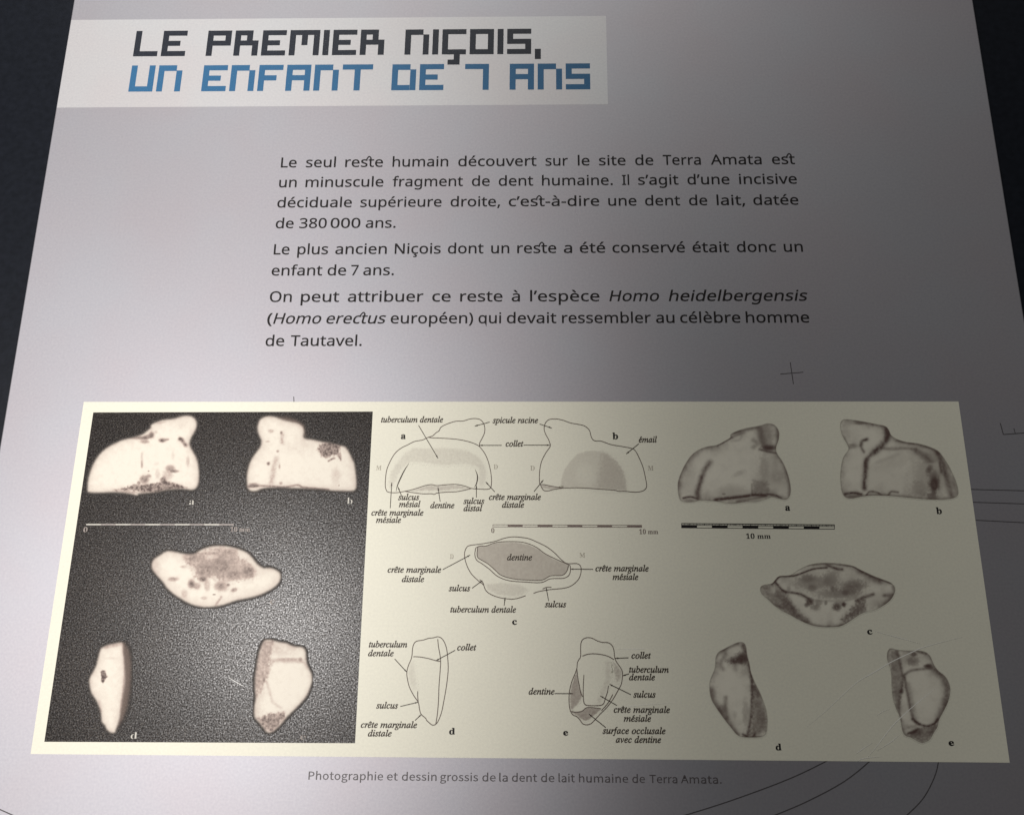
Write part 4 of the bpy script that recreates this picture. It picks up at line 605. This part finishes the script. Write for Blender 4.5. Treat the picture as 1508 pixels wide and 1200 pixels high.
photo('photographed biting edge of the tooth with brown mottled middle', (200, 780, 6.283),
 [(150,330),(165,280),(220,240),(290,200),(370,208),(450,225),(540,225),(600,190),(680,160),(770,150),(860,158),(950,180),(1030,215),(1080,265),(1120,315),(1180,355),(1240,355),(1300,375),(1335,410),(1330,470),(1290,520),(1220,565),(1130,605),(1030,630),(930,650),(830,685),(740,705),(650,712),(560,700),(480,670),(420,635),(350,590),(290,535),(260,490),(230,455),(190,410),(160,370)],
 [('f',[(460,260),(560,225),(700,185),(800,175),(900,215),(960,260),(1060,320),(1105,380),(1090,440),(1000,465),(880,475),(780,465),(700,440),(620,480),(540,440),(560,380),(480,320)],.38,22),('e',870,200,70,25,.4),('e',790,330,90,70,.4),('e',640,370,80,50,.38),('e',1045,385,55,50,.42),('e',900,420,60,40,.3),('e',620,455,32,22,.7),('e',515,500,30,42,.6),('e',560,520,40,30,.45),('e',790,520,60,45,.5),('e',855,508,16,12,.55),('e',910,555,30,18,.5,-20),('e',345,455,45,20,.4),('e',725,598,14,6,.7),('s',[(790,620),(740,690)],10,.3),('e',630,630,30,15,.25),('e',180,340,50,70,.12),('e',500,250,60,30,.35),('e',440,340,30,14,.2),('e',660,520,30,50,.3),('e',450,590,30,40,.2),('e',700,250,60,20,-.5)])
photo('photographed side view of the tooth with one dark pit', (110, 930, 6.667),
 [(270,160),(320,135),(380,120),(440,110),(470,118),(478,200),(488,300),(495,420),(490,520),(470,650),(450,780),(430,880),(405,950),(390,985),(350,982),(315,950),(300,915),(270,880),(262,800),(245,740),(215,670),(170,600),(150,520),(150,460),(180,400),(215,330),(235,250),(250,190)],
 [('f',[(250,390),(275,378),(305,385),(310,420),(318,440),(300,470),(278,508),(262,480),(262,440)],.72,5),('s',[(240,680),(262,780)],10,.15),('s',[(300,150),(470,120)],14,.25),('s',[(478,150),(492,430),(450,780)],10,.3),('e',360,260,60,14,.08)],
 halo=[(440,105),(490,115),(530,180),(550,300),(550,450),(535,600),(510,750),(470,860),(420,930),(450,700),(490,450),(475,200)])
photo('photographed side view of the tooth with rounded pale crown', (350, 920, 6.314),
 [(215,215),(250,150),(300,140),(380,160),(450,170),(520,200),(600,210),(630,250),(635,320),(650,380),(685,460),(688,520),(665,600),(630,670),(560,750),(500,810),(450,860),(400,920),(330,985),(280,995),(240,950),(200,900),(160,850),(158,760),(170,680),(165,600),(165,500),(180,380),(195,290)],
 [('f',[(205,215),(260,140),(330,150),(310,300),(290,420),(250,520),(230,600),(180,650),(155,560),(170,400)],.36,18),('e',470,318,130,16,.28),('e',585,320,16,20,.35),('s',[(330,335),(600,345),(650,400)],14,.2),('f',[(190,870),(290,825),(430,815),(440,850),(380,930),(320,995),(260,970)],.55,14),('e',245,510,12,25,.5),('s',[(330,340),(290,430),(270,520),(300,640),(330,720),(400,770)],12,.14),('e',400,230,150,60,.14),('s',[(200,650),(180,800)],40,.1)], inner=(22, .22))

def drawing(tag, T, ol, ops, **kw):
    tone_mesh('tooth_drawing', T, ol, ops, M_WASH, sheet, ZT, 'draw', step=.8, base=.07, wide=1.45, gain=1.4, inner=(42, .42), edge=(2.8, .40), rough=.7, nscale=18, label=tag, **kw)
drawing('sepia drawing of the tooth from behind with a long groove, lettered a', (980, 590, 5.7125),
 [(105,740),(110,670),(140,590),(170,530),(220,460),(280,415),(350,388),(430,375),(490,345),(545,312),(550,285),(590,262),(650,240),(720,225),(800,210),(850,195),(900,198),(935,225),(955,270),(950,330),(930,390),(935,440),(975,500),(1010,570),(1040,660),(1052,740),(1045,800),(1010,830),(950,822),(890,810),(840,830),(760,850),(680,850),(600,862),(520,862),(460,850),(390,842),(290,838),(230,852),(160,850),(120,825)],
 [('s',[(108,800),(113,670),(175,530),(285,418),(430,380)],14,.32),('s',[(375,520),(325,590),(290,690),(270,770),(275,810)],15,.5),('s',[(300,640),(270,790)],10,.4),('s',[(150,820),(210,808),(270,825)],6,.7),('e',200,838,50,12,.3),
  ('s',[(420,832),(520,820),(650,805),(760,792),(840,795)],9,.7),('s',[(480,830),(700,800)],5,.6),('s',[(600,850),(760,820),(850,800)],8,.4),('s',[(860,785),(920,795),(970,815)],7,.6),('f',[(735,670),(860,680),(870,760),(800,790),(730,780)],.36,14),('e',830,580,40,120,.2),('e',940,640,70,60,.18),('s',[(725,700),(730,790)],4,.3),
  ('e',850,300,60,90,.36),('s',[(790,230),(810,330),(850,400),(890,400)],18,.45),('e',865,395,60,22,.6),('s',[(740,330),(770,360),(740,390)],12,.35),('s',[(580,270),(680,245),(780,225)],8,.4),('s',[(550,310),(600,290),(660,270)],7,.3),('s',[(940,240),(945,330),(930,400)],10,.4),('s',[(790,410),(870,430),(930,440)],6,.5),('s',[(440,378),(560,310)],5,.5),('s',[(560,340),(620,330),(640,300)],7,.15),
  ('s',[(940,440),(1010,570),(1045,700),(1045,800)],10,.35),('e',560,740,120,40,.12),('e',620,610,60,20,.16,-25),('e',490,785,15,8,.4),('e',900,640,150,210,.14),('e',600,790,260,50,.14),('e',200,650,60,160,.10)])
drawing('sepia drawing of the tooth front with a dark hollow at right, lettered b', (1200, 590, 5.7125),
 [(215,640),(225,540),(245,470),(285,410),(270,360),(235,300),(217,240),(217,190),(245,160),(330,165),(420,180),(520,200),(590,215),(620,245),(640,290),(690,325),(770,350),(860,360),(950,385),(1030,420),(1075,470),(1120,540),(1165,630),(1195,710),(1205,780),(1180,812),(1110,828),(980,830),(860,822),(740,810),(640,800),(520,795),(430,800),(360,812),(300,822),(250,805),(225,750)],
 [('s',[(340,172),(480,195),(600,220)],11,.4),('e',370,190,40,14,.4),('s',[(600,240),(612,300),(560,380),(500,430)],17,.6),('e',605,300,25,50,.5),('s',[(500,430),(440,490),(430,560)],12,.5),('s',[(430,500),(420,620),(415,740)],13,.6),('s',[(390,370),(400,340),(440,325)],9,.6),('s',[(385,380),(410,430)],8,.5),('e',320,380,40,20,.35),('s',[(235,300),(285,400)],8,.3),
  ('s',[(255,785),(320,775),(390,785)],8,.85),('e',300,810,50,12,.35),('s',[(430,800),(460,765),(520,770),(560,795)],5,.55),('s',[(620,795),(640,765),(700,770)],6,.5),('s',[(300,800),(640,798),(980,828),(1180,815)],7,.3),('s',[(690,330),(860,365),(980,400),(1040,440)],11,.5),('s',[(550,400),(650,405),(760,400),(850,410)],9,.35),('s',[(850,420),(930,470),(975,520)],19,.45),('s',[(1040,450),(1080,540),(1090,620)],17,.5),
  ('e',700,500,200,60,.08,-20),('s',[(520,520),(700,450)],10,.12),('e',850,600,80,120,.08),('e',870,740,80,70,.22),('s',[(1110,640),(1130,740),(1150,800)],20,.45),('s',[(1160,640),(1195,780)],12,.25),('s',[(935,580),(960,540),(1010,535)],9,-.8),('e',960,580,25,40,.5,20),('e',1000,650,46,70,.42),('e',1005,710,42,75,.82),('e',980,800,50,30,.45),('s',[(1050,520),(1062,600)],7,.5),('s',[(1070,640),(1095,800)],7,-.6),('e',980,640,150,190,.22),('e',600,640,200,140,.06),('e',1000,470,90,50,.2)])
drawing('sepia drawing of the biting edge with dark mottled middle, lettered c', (1100, 800, 6.283),
 [(125,440),(130,400),(170,382),(230,372),(260,340),(300,303),(400,295),(470,250),(560,205),(650,185),(760,180),(880,190),(980,210),(1060,250),(1170,300),(1260,335),(1330,365),(1368,410),(1360,470),(1320,530),(1250,580),(1180,615),(1090,635),(1020,670),(940,725),(860,765),(760,772),(660,768),(570,745),(480,705),(400,660),(320,620),(250,570),(200,520),(150,480)],
 [('f',[(130,400),(230,375),(260,370),(330,450),(420,560),(540,690),(600,750),(480,705),(320,620),(200,520)],.38,18),('s',[(265,360),(340,440),(420,455),(500,470),(570,510)],8,.6),('s',[(300,480),(400,600),(520,710)],24,.32),('s',[(350,460),(420,600)],16,.32),('s',[(250,560),(330,600)],8,.4),('s',[(230,380),(265,345),(310,305),(430,300),(520,270),(620,235),(740,225)],6,.65),('s',[(560,205),(760,190),(980,215)],4,.4),('s',[(740,200),(830,235),(880,240)],9,.6),('e',240,425,26,40,-.6),
  ('e',600,360,170,70,.34),('e',780,330,70,90,.34),('e',980,400,125,62,.48,-8),('e',850,470,200,45,.38),('e',560,320,70,40,.3),('e',600,410,40,30,.3),('e',800,420,30,25,.35),('e',910,460,30,20,.3),('s',[(1050,250),(1130,300),(1230,350)],18,.5),('s',[(980,215),(1170,310),(1340,370)],5,.5),('s',[(1340,480),(1270,480)],12,.45),('s',[(1360,400),(1350,490),(1250,580)],12,.35),('s',[(1170,470),(1080,500),(1010,530)],10,.55),('f',[(1080,500),(1020,540),(960,600),(870,700),(890,745),(1000,680),(1090,620),(1100,560)],.5,18),
  ('e',580,540,38,35,.65),('e',630,590,45,30,.4),('e',660,550,40,32,.35),('e',550,570,20,20,.5),('e',730,550,14,20,.45),('e',830,590,42,36,.6),('e',895,565,20,22,.7),('e',860,560,60,26,.3),('s',[(480,480),(600,520),(700,530),(900,530),(1010,500)],7,.2),('s',[(520,720),(660,765),(860,765),(1000,690)],8,.4),('e',385,420,20,20,.25),('e',760,390,330,110,.12),('e',1230,520,110,70,.14)])
drawing('sepia drawing of the tooth side with a dark band under its tip, lettered d', (1020, 920, 6.0),
 [(150,560),(155,490),(180,430),(200,370),(205,290),(230,240),(280,212),(340,180),(400,155),(445,155),(470,190),(480,260),(500,340),(515,420),(550,510),(590,590),(630,690),(655,780),(660,870),(650,950),(610,985),(520,992),(440,988),(390,965),(340,905),(280,830),(210,730),(165,650)],
 [('s',[(450,180),(475,260),(500,350),(520,450)],13,.55),('f',[(300,310),(380,270),(440,230),(470,250),(490,340),(400,350),(330,340)],.55,18),('e',400,310,80,30,.4),('e',440,290,40,40,.4),('s',[(280,225),(290,260),(250,340),(270,390)],12,.3),('s',[(210,290),(230,250),(290,215),(400,165)],8,.35),('s',[(370,340),(380,390)],15,.3),('f',[(535,490),(590,590),(650,780),(655,930),(560,980),(500,970),(520,800),(525,600)],.42,14),('s',[(520,430),(525,600),(515,800),(490,960)],9,.55),('s',[(545,560),(590,620)],14,.35),('e',470,780,32,120,.26),('s',[(160,580),(200,690),(280,810),(340,900),(400,965)],13,.42),('s',[(290,640),(290,740),(310,820)],12,.38),('e',255,740,50,40,.35),('e',180,590,25,50,.2),('s',[(445,965),(480,980)],7,.9),('s',[(540,985),(550,955)],7,.6),('s',[(440,985),(640,985)],5,.4),('e',375,790,20,30,.14),('e',600,820,40,100,.15),('e',450,400,30,60,.12)])
drawing('sepia drawing of the tooth side with a pale oval crown, lettered e', (1260, 920, 5.7125),
 [(265,280),(270,225),(295,198),(350,210),(450,218),(520,215),(590,230),(630,270),(660,340),(700,390),(750,430),(785,490),(795,560),(775,650),(735,730),(700,800),(690,850),(660,900),(620,965),(560,990),(510,970),(460,942),(420,930),(395,890),(375,780),(345,710),(315,620),(305,520),(300,400),(280,330)],
 [('f',[(300,220),(350,215),(380,330),(395,430),(400,560),(370,700),(345,700),(315,600),(300,400)],.38,10),('s',[(345,220),(375,320),(395,450),(385,560)],9,.5),('e',380,560,22,20,.4),('s',[(370,600),(365,720),(380,800)],7,.35),('e',480,300,55,48,.45),('e',490,245,25,18,.6),('s',[(520,220),(590,240)],8,.5),('e',610,345,38,20,.7),('s',[(400,430),(460,385),(560,370),(640,365)],8,.45),('e',420,290,40,60,.18),('s',[(660,370),(740,440),(770,540),(745,680),(700,790)],20,.48),('s',[(410,440),(440,600),(480,780),(530,835)],8,.5),('s',[(440,500),(480,700),(500,780)],14,.28),('s',[(480,790),(530,830),(600,850),(660,830),(690,790)],8,.65),('f',[(440,910),(520,860),(620,860),(690,830),(680,880),(620,960),(560,985),(480,940)],.45,8),('s',[(445,910),(480,905),(520,880)],8,.6),('e',510,900,50,28,.4),('e',600,950,28,18,-.5),('s',[(395,880),(430,930),(470,940)],8,.3),('s',[(600,960),(650,880)],10,.3),('s',[(450,860),(500,850)],10,.3)])

# line diagrams: soft tint areas first, then outlines and leader arrows
def tint(T, ops, **kw):
    tone_mesh('tinted_area', T, None, ops, M_TINT, sheet, ZT - 8e-6, 'draw', step=.9, margin=4, rough=kw.pop('rough', .6), nscale=kw.pop('nscale', 12), **kw)
TA, TB, TC, TD, TE = (540, 600, 6.283), (760, 600, 6.283), (560, 780, 3.59), (520, 920, 6.283), (760, 920, 6.283)
tint(TA, [('f', [(205,700),(230,590),(290,500),(360,420),(440,375),(560,380),(700,375),(830,378),(930,400),(1020,450),(1080,510),(1105,590),(1100,680),(1060,740),(1040,700),(1040,560),(1000,540),(900,520),(800,525),(700,535),(600,520),(500,505),(400,505),(330,560),(280,640),(250,720),(215,740)], .20, 9)], rough=1.2)
tint(TA, [('f', [(420,768),(480,745),(560,722),(600,718),(650,727),(720,720),(800,716),(860,720),(940,745),(850,755),(700,768),(560,770)], .42, 9)])
tint(TB, [('f', [(410,742),(420,660),(445,580),(500,500),(570,430),(650,405),(720,400),(790,408),(870,445),(940,510),(990,590),(1015,670),(1022,770),(900,762),(700,752),(520,742)], .26, 5), ('f', [(745,752),(770,600),(790,480),(800,410),(870,445),(940,510),(990,590),(1015,670),(1022,770)], .24, 22), ('e', 640, 620, 90, 110, -.35)], rough=.4)
tint(TB, [('f', [(228,714),(260,716),(330,730),(430,743),(350,755),(290,752),(245,745)], .45, 6)])
tint(TC, [('f', smooth([(515,90),(512,130),(520,150),(570,180),(610,215),(640,240),(700,258),(780,265),(855,265),(900,243),(960,240),(985,220),(995,188),(930,160),(875,130),(830,100),(770,75),(700,66),(625,68),(560,85),(530,83)], True, 3), .50, 2.2)], rough=.35)
tint(TC, [('f', [(560,290),(640,280),(740,290),(780,315),(750,345),(690,352),(610,338),(570,315)], .22, 5)], rough=1.3, nscale=5)
tint(TD, [('f', [(535,345),(560,340),(575,450),(590,590),(560,600),(520,520),(508,440)], .16, 12)], rough=1.3)
tint(TE, [('f', [(560,430),(540,480),(515,560),(500,650),(500,730),(512,790),(545,760),(590,700),(615,650),(590,580),(572,500)], .62, 6)])
tint(TE, [('f', [(515,805),(600,800),(650,770),(710,765),(785,778),(740,820),(680,870),(640,885),(600,865),(560,835),(530,820)], .66, 5)])
tint(TE, [('f', [(830,340),(860,345),(880,430),(870,520),(840,600),(780,720),(745,720),(790,600),(830,500)], .20, 12)], rough=1.4)
tint(TE, [('f', [(900,350),(950,390),(975,440),(970,500),(930,530),(912,450)], .42, 10)], rough=1.4)

LW = 1.15
def diagram(label, T, closed, opened, arrows, heavy=()):
    F = Flat(); k = 0
    for pts in closed: F.ribbon(smooth(Z(T, pts), True, 4), LW, Z4 + k * 3e-6, closed=True); k += 1
    for pts in opened: F.ribbon(smooth(Z(T, pts), False, 4), LW, Z4 + k * 3e-6); k += 1
    F.build('diagram_outline', M_LINE, sheet, label=label)
    if heavy:
        for pts in heavy:
            F = Flat(); F.ribbon(smooth(Z(T, pts)), 1.7, Z4 + 5e-6, taper=True); F.build('groove_line', M_LABEL, sheet)
    for a, b in arrows:
        F = Flat(); F.arrow(*Z(T, [a, b]), 1.0, Z5, 4.4); F.build('leader_arrow', M_LABEL, sheet)
diagram('outline diagram of the tooth from behind, lettered a', TA, [],
 [[(570,275),(540,290),(510,302),(440,315),(380,345),(320,375),(270,415),(235,465),(205,525),(185,580),(175,650),(172,720),(180,760),(200,782),(270,788),(350,775),(400,765),(470,745),(540,722),(600,713),(650,722),(720,715),(800,710),(860,715),(920,730),(970,748),(1060,755),(1120,755),(1148,740),(1155,690),(1153,640),(1145,580),(1125,500),(1095,430),(1050,368),(1010,340),(940,315),(840,295),(720,285),(600,280),(570,275)],
  [(570,275),(610,262),(640,235),(670,215),(685,185),(730,158),(820,128),(890,125),(950,108),(1000,102),(1050,112),(1080,145),(1093,190),(1088,240),(1065,290),(1045,330),(1045,365)],
  [(350,775),(420,785),(520,798),(600,797),(625,803),(655,790),(740,782),(830,778),(900,765),(970,748)]],
 [((480,165),(660,470)),((1138,135),(1000,172)),((1250,350),(1045,350)),((218,930),(232,695)),((322,815),(290,735)),((680,870),(660,740)),((1015,832),(1015,718)),((1185,780),(1102,688))],
 heavy=[[(392,515),(350,580),(315,650),(285,720),(272,775)],[(1003,570),(1022,620),(1025,660),(1015,705),(995,738)]])
diagram('outline diagram of the tooth front with tinted dome, lettered b', TB,
 [[(312,330),(300,295),(275,250),(260,205),(265,160),(285,125),(320,108),(380,107),(440,120),(500,142),(560,153),(620,165),(655,185),(680,215),(692,260),(705,290),(730,308),(790,312),(880,343),(980,360),(1075,380),(1110,410),(1145,480),(1175,555),(1195,640),(1208,720),(1195,755),(1160,775),(1100,782),(1010,775),(950,775),(910,765),(780,755),(600,743),(440,743),(340,730),(260,713),(225,712),(217,690),(217,600),(235,500),(275,420),(310,370),(318,345)]],
 [[(225,712),(240,745),(260,768),(300,770),(350,757),(440,743)]],
 [((218,152),(330,190)),((1135,335),(1020,428)),((165,778),(252,670)),((68,348),(312,348))])
diagram('outline diagram of the biting edge, lettered c', TC, [],
 [[(768,348),(720,363),(680,365),(620,355),(575,335),(555,315),(545,290),(520,270),(480,230),(455,180),(445,130),(455,95),(475,82),(530,75),(600,62),(660,43),(710,37),(780,45),(830,65),(880,90),(920,120),(960,160),(990,178),(1040,178),(1060,195),(1060,230),(1045,265),(1010,295),(970,308),(900,315),(840,325),(810,335)],
  [(505,95),(500,130),(510,160),(540,180),(580,210),(620,245),(680,268),(760,275),(850,278),(900,258),(970,255),(1000,235),(1005,195),(990,182),(930,155),(870,125),(830,95),(780,72),(720,62),(620,65),(560,85),(530,85),(505,95)],
  [(515,90),(512,130),(520,150),(570,180),(610,215),(640,240),(700,258),(780,265),(855,265),(900,243),(960,240),(985,220),(995,188)],
  [(858,312),(880,303),(905,303)],[(525,262),(540,275),(548,292)]],
 [((330,210),(475,133)),((485,308),(540,268)),((655,400),(660,358)),((890,375),(877,305)),((1125,208),(1005,207))])
diagram('outline diagram of the tooth side, lettered d', TD,
 [[(780,108),(815,120),(845,160),(865,220),(875,300),(880,400),(872,500),(858,600),(840,700),(820,800),(795,870),(770,912),(740,925),(715,912),(680,880),(670,860),(630,825),(615,780),(603,715),(560,650),(520,570),(503,500),(497,440),(510,380),(535,320),(545,280),(550,220),(560,180),(585,150),(650,138),(700,122),(740,118)]],
 [[(783,130),(790,200),(803,270),(810,340),(805,430),(795,560),(790,700),(780,820),(765,915)],[(557,292),(620,295),(700,310),(770,330),(810,335)],[(598,612),(598,660),(603,715)]],
 [((945,232),(765,330)),((385,313),(497,435)),((437,752),(600,713)),((573,882),(632,825))])
diagram('outline diagram of the tooth side with brown dentine areas, lettered e', TE,
 [[(597,290),(597,220),(600,170),(615,135),(650,117),(700,120),(750,145),(800,160),(850,162),(885,185),(905,230),(912,300),(935,350),(970,400),(985,450),(975,540),(945,600),(900,680),(840,760),(780,820),(720,885),(690,912),(650,922),(615,910),(590,875),(560,845),(530,832),(505,800),(492,740),(490,650),(500,580),(520,510),(545,450),(562,400),(567,350),(580,320)]],
 [[(562,400),(570,480),(585,560),(600,630),(620,665)],[(628,460),(622,560),(622,660),(628,715),(650,740),(720,745),(780,742),(810,725),(825,680),(845,620),(855,560)],[(613,287),(660,270),(720,265),(790,272),(850,288),(905,318)],[(505,800),(560,805),(610,795),(650,765),(700,762),(785,772)],[(895,640),(850,720),(790,790)]],
 [((1040,302),(917,307)),((1045,450),(987,468)),((357,633),(525,633)),((1062,642),(865,547)),((932,742),(780,655)),((830,947),(675,823))])

# callouts in small serif italics
IT = 18.2
for txt, a, b, y in [
 ('tuberculum dentale',561,652.5,621.8),('spicule racine',725.4,792.6,622.8),('collet',744.5,770.8,657.3),('sulcus',586.2,617.2,736),('mésial',587.3,619.1,746.4),
 ('crête marginale',546.7,623.6,758.8),('mésiale',553.5,590.6,769.5),('dentine',633.4,669.2,748),('sulcus',682.4,713.2,741.7),('distal',682.4,710.3,752.3),
 ('crête marginale',719.9,796.6,735.8),('distale',739,772,747.2),('émail',940.6,967.7,651.2),
 ('crête marginale',570.6,649.7,842.7),('distale',591.5,624.6,856.6),('sulcus',660.8,692.3,870),('tuberculum dentale',663,760,901.2),('dentine',746.6,783.7,824.6),
 ('crête marginale',876.7,955.5,840.7),('mésiale',902,940.2,853.3),('sulcus',802.3,833.8,893.6),
 ('tuberculum',543,599.6,952.6),('dentale',541.8,579.7,965.7),('collet',673.1,701.4,957.1),('sulcus',553.9,586,1042.6),('crête marginale',531.1,614.2,1070.9),('distale',541.5,576.8,1083.6),
 ('collet',929.8,958.6,969),('tuberculum',926.3,984.9,989.6),('dentale',926.3,964.8,1000.9),('dentine',778.3,816.8,1021.9),('sulcus',932.7,965.6,1026.3),
 ('crête marginale',903.6,986.8,1048.6),('mésiale',918.4,959,1061.7),('surface occlusale',887.3,980.4,1079.6),('avec dentine',906.7,973.8,1092.7)]:
    lettering('callout', [('ital', txt, a, b, y, y + (b - a) * (y - 590) / 90000, IT * (1 + (y - 600) * .00022), 0)], M_LABEL, sheet, Z4 + 2e-5, 15)
# figure letters
def letter(txt, a, b, y, size, mat=M_TEXT, off=0.0, name='figure_letter'):
    lettering(name, [('bold', txt, a, b, y, y, size, 0)], mat, sheet, Z4 + 2e-5, off)
for t_, a, b, y in [('a',590.6,597,646.2),('b',902.4,910,646.5),('c',754.4,761,919.3),('d',661.6,669.6,1080.7),('e',829.6,836.4,1082.3)]: letter(t_, a - .4, b + .4, y, 20.5, off=11)
for t_, a, b, y in [('a',1156.8,1163.3,751.4),('b',1379.4,1387,756.3),('c',1277.5,1284.6,933.4),('d',1142.8,1150.5,1103.8),('e',1397.4,1405,1097.2)]: letter(t_, a - .4, b + .4, y, 20.5, off=9)
for t_, a, b, y in [('M',554,561.5,692),('D',727,733,690.4),('D',781,787.4,692.3),('M',954.2,962.4,692.3),('D',662.5,668,822.3),('M',853.3,861.7,820.4)]: letter(t_, a, b, y, 14.5, M_PALE)
for t_, a, b, y, m_ in [('a',278.5,285.7,743,M_WHITE),('b',511,519,742,M_WHITE),('d',192.2,201.5,1087.2,M_WHITE),('e',441.9,450,1088.7,M_DIM),('c',397.5,404.5,889.5,M_DIM)]:
    lettering('figure_letter', [('bold', t_, a, b, y, y, 21, 0)], m_, sheet, Z4 + 2e-5, -9)

# scale bars
def scale_bar(label, xa, ya, xb, yb, hgt, mats, outline=None, half=False):
    root = None
    F = Flat(); d = (xb - xa) / 10
    Y = lambda x: ya + (yb - ya) * (x - xa) / (xb - xa)
    G = Flat()
    for i in range(10):
        x0, x1 = xa + d * i, xa + d * (i + 1)
        on = (i % 2 == 0) if half or mats == 'w' else (i % 2 == 1)
        top = hgt * .42 if half else 0.0
        (F if on else G).quad([(x0, Y(x0) + top), (x1, Y(x1) + top), (x1, Y(x1) + hgt), (x0, Y(x0) + hgt)], Z4)
    return F, G
F, G = scale_bar('', 127, 771.2, 344.3, 771.4, 1.9, 'w')
F.build('scale_bar', M_WHITE, sheet, label='white and grey scale bar on the black photo plate'); G.build('scale_bar', M_BARGREY, sheet)
F, G = scale_bar('', 725.7, 772.4, 945.4, 773.2, 2.9, 'd')
for pts in ([(725.7,772.4),(945.4,773.2)],[(725.7,775.5),(945.4,776.1)]): F.ribbon(pts, .7, Z4 + 5e-6)
F.ribbon([(725.9,772.2),(725.9,775.8)], .7, Z4 + 1.2e-5)
F.build('scale_bar', M_SCALE, sheet, label='grey-brown scale bar between the line diagrams')
F, G = scale_bar('', 1003.6, 770.6, 1228.9, 772.6, 6.0, 'd', half=True)
F.build('scale_bar', M_TEXT, sheet, label='black ruled scale bar under the sepia drawings')
F = Flat()
for k, (o, w_) in enumerate(((0, 1.1), (2.4, .7), (6.2, .7))): F.ribbon([(1003.6, 770.6 + o), (1228.9, 772.6 + o)], w_, Z4 + 5e-6 + k * 2e-6)
for i in range(11):
    x = 1003.6 + i * 22.53; yb_ = 770.6 + i * .2
    F.ribbon([(x, yb_), (x, yb_ + 6.4)], .7, Z4 + 1.2e-5)
    if i < 10: F.ribbon([(x + 11.2, yb_), (x + 11.2, yb_ + 2.6)], .9, Z4 + 1.2e-5)
for i in range(51):
    x = 1003.6 + i * 4.506; F.ribbon([(x, 770.6 + i * .04), (x, 772.0 + i * .04)], .5, Z4 + 1.6e-5)
F.build('scale_ticks', M_TEXT, sheet)
for t_, a, b, y, s_, m_ in [('0',122.5,128.5,783.3,15,M_DIM),('10 mm',339,368,782.7,15,M_DIM),('0',723.3,728.1,784.3,14.5,M_SCALE),('10 mm',941.4,969.3,785.9,14.5,M_SCALE),('10 mm',1098.7,1134.9,792.7,15.5,M_TEXT)]:
    letter(t_, a, b, y, s_, m_, 0, 'scale_figure')

# scratches in the laminate, with the light they catch painted as pale lines
TR = (1260, 920, 5.7125)
for pts, w_ in ((Z(TR, [(-430,870),(-250,720),(0,490),(150,400),(300,310),(470,230),(560,190),(700,150),(900,100)]), 1.0), (Z(TR, [(100,1110),(170,1030),(300,860),(420,740),(560,620),(680,525)]), .9),
                (Z(TR, [(180,1055),(300,980),(370,920)]), .7), (Z(TR, [(0,1085),(60,1040),(140,990)]), .7), (Z(TR, [(160,50),(340,100),(560,160)]), .6), (Z(TR, [(180,760),(230,725),(290,705)]), .6), (Z(TR,[(10,1145),(70,1120),(210,1105)]), .7),
                (Z(TE, [(930,218),(1080,222),(1220,216)]), .6), (Z(TE, [(850,775),(1100,745),(1480,715)]), .5), ([(335.2,996),(348.5,1004.5),(360,1010.5)], .55), (Z((60,560,7.54),[(0,0),(1,1)]), .1)):
    if w_ < .2: continue
    F = Flat(); F.ribbon(smooth(pts, False, 5), w_, 7.6e-5, taper=True); F.build('scratch_glint', M_SCR, sheet)
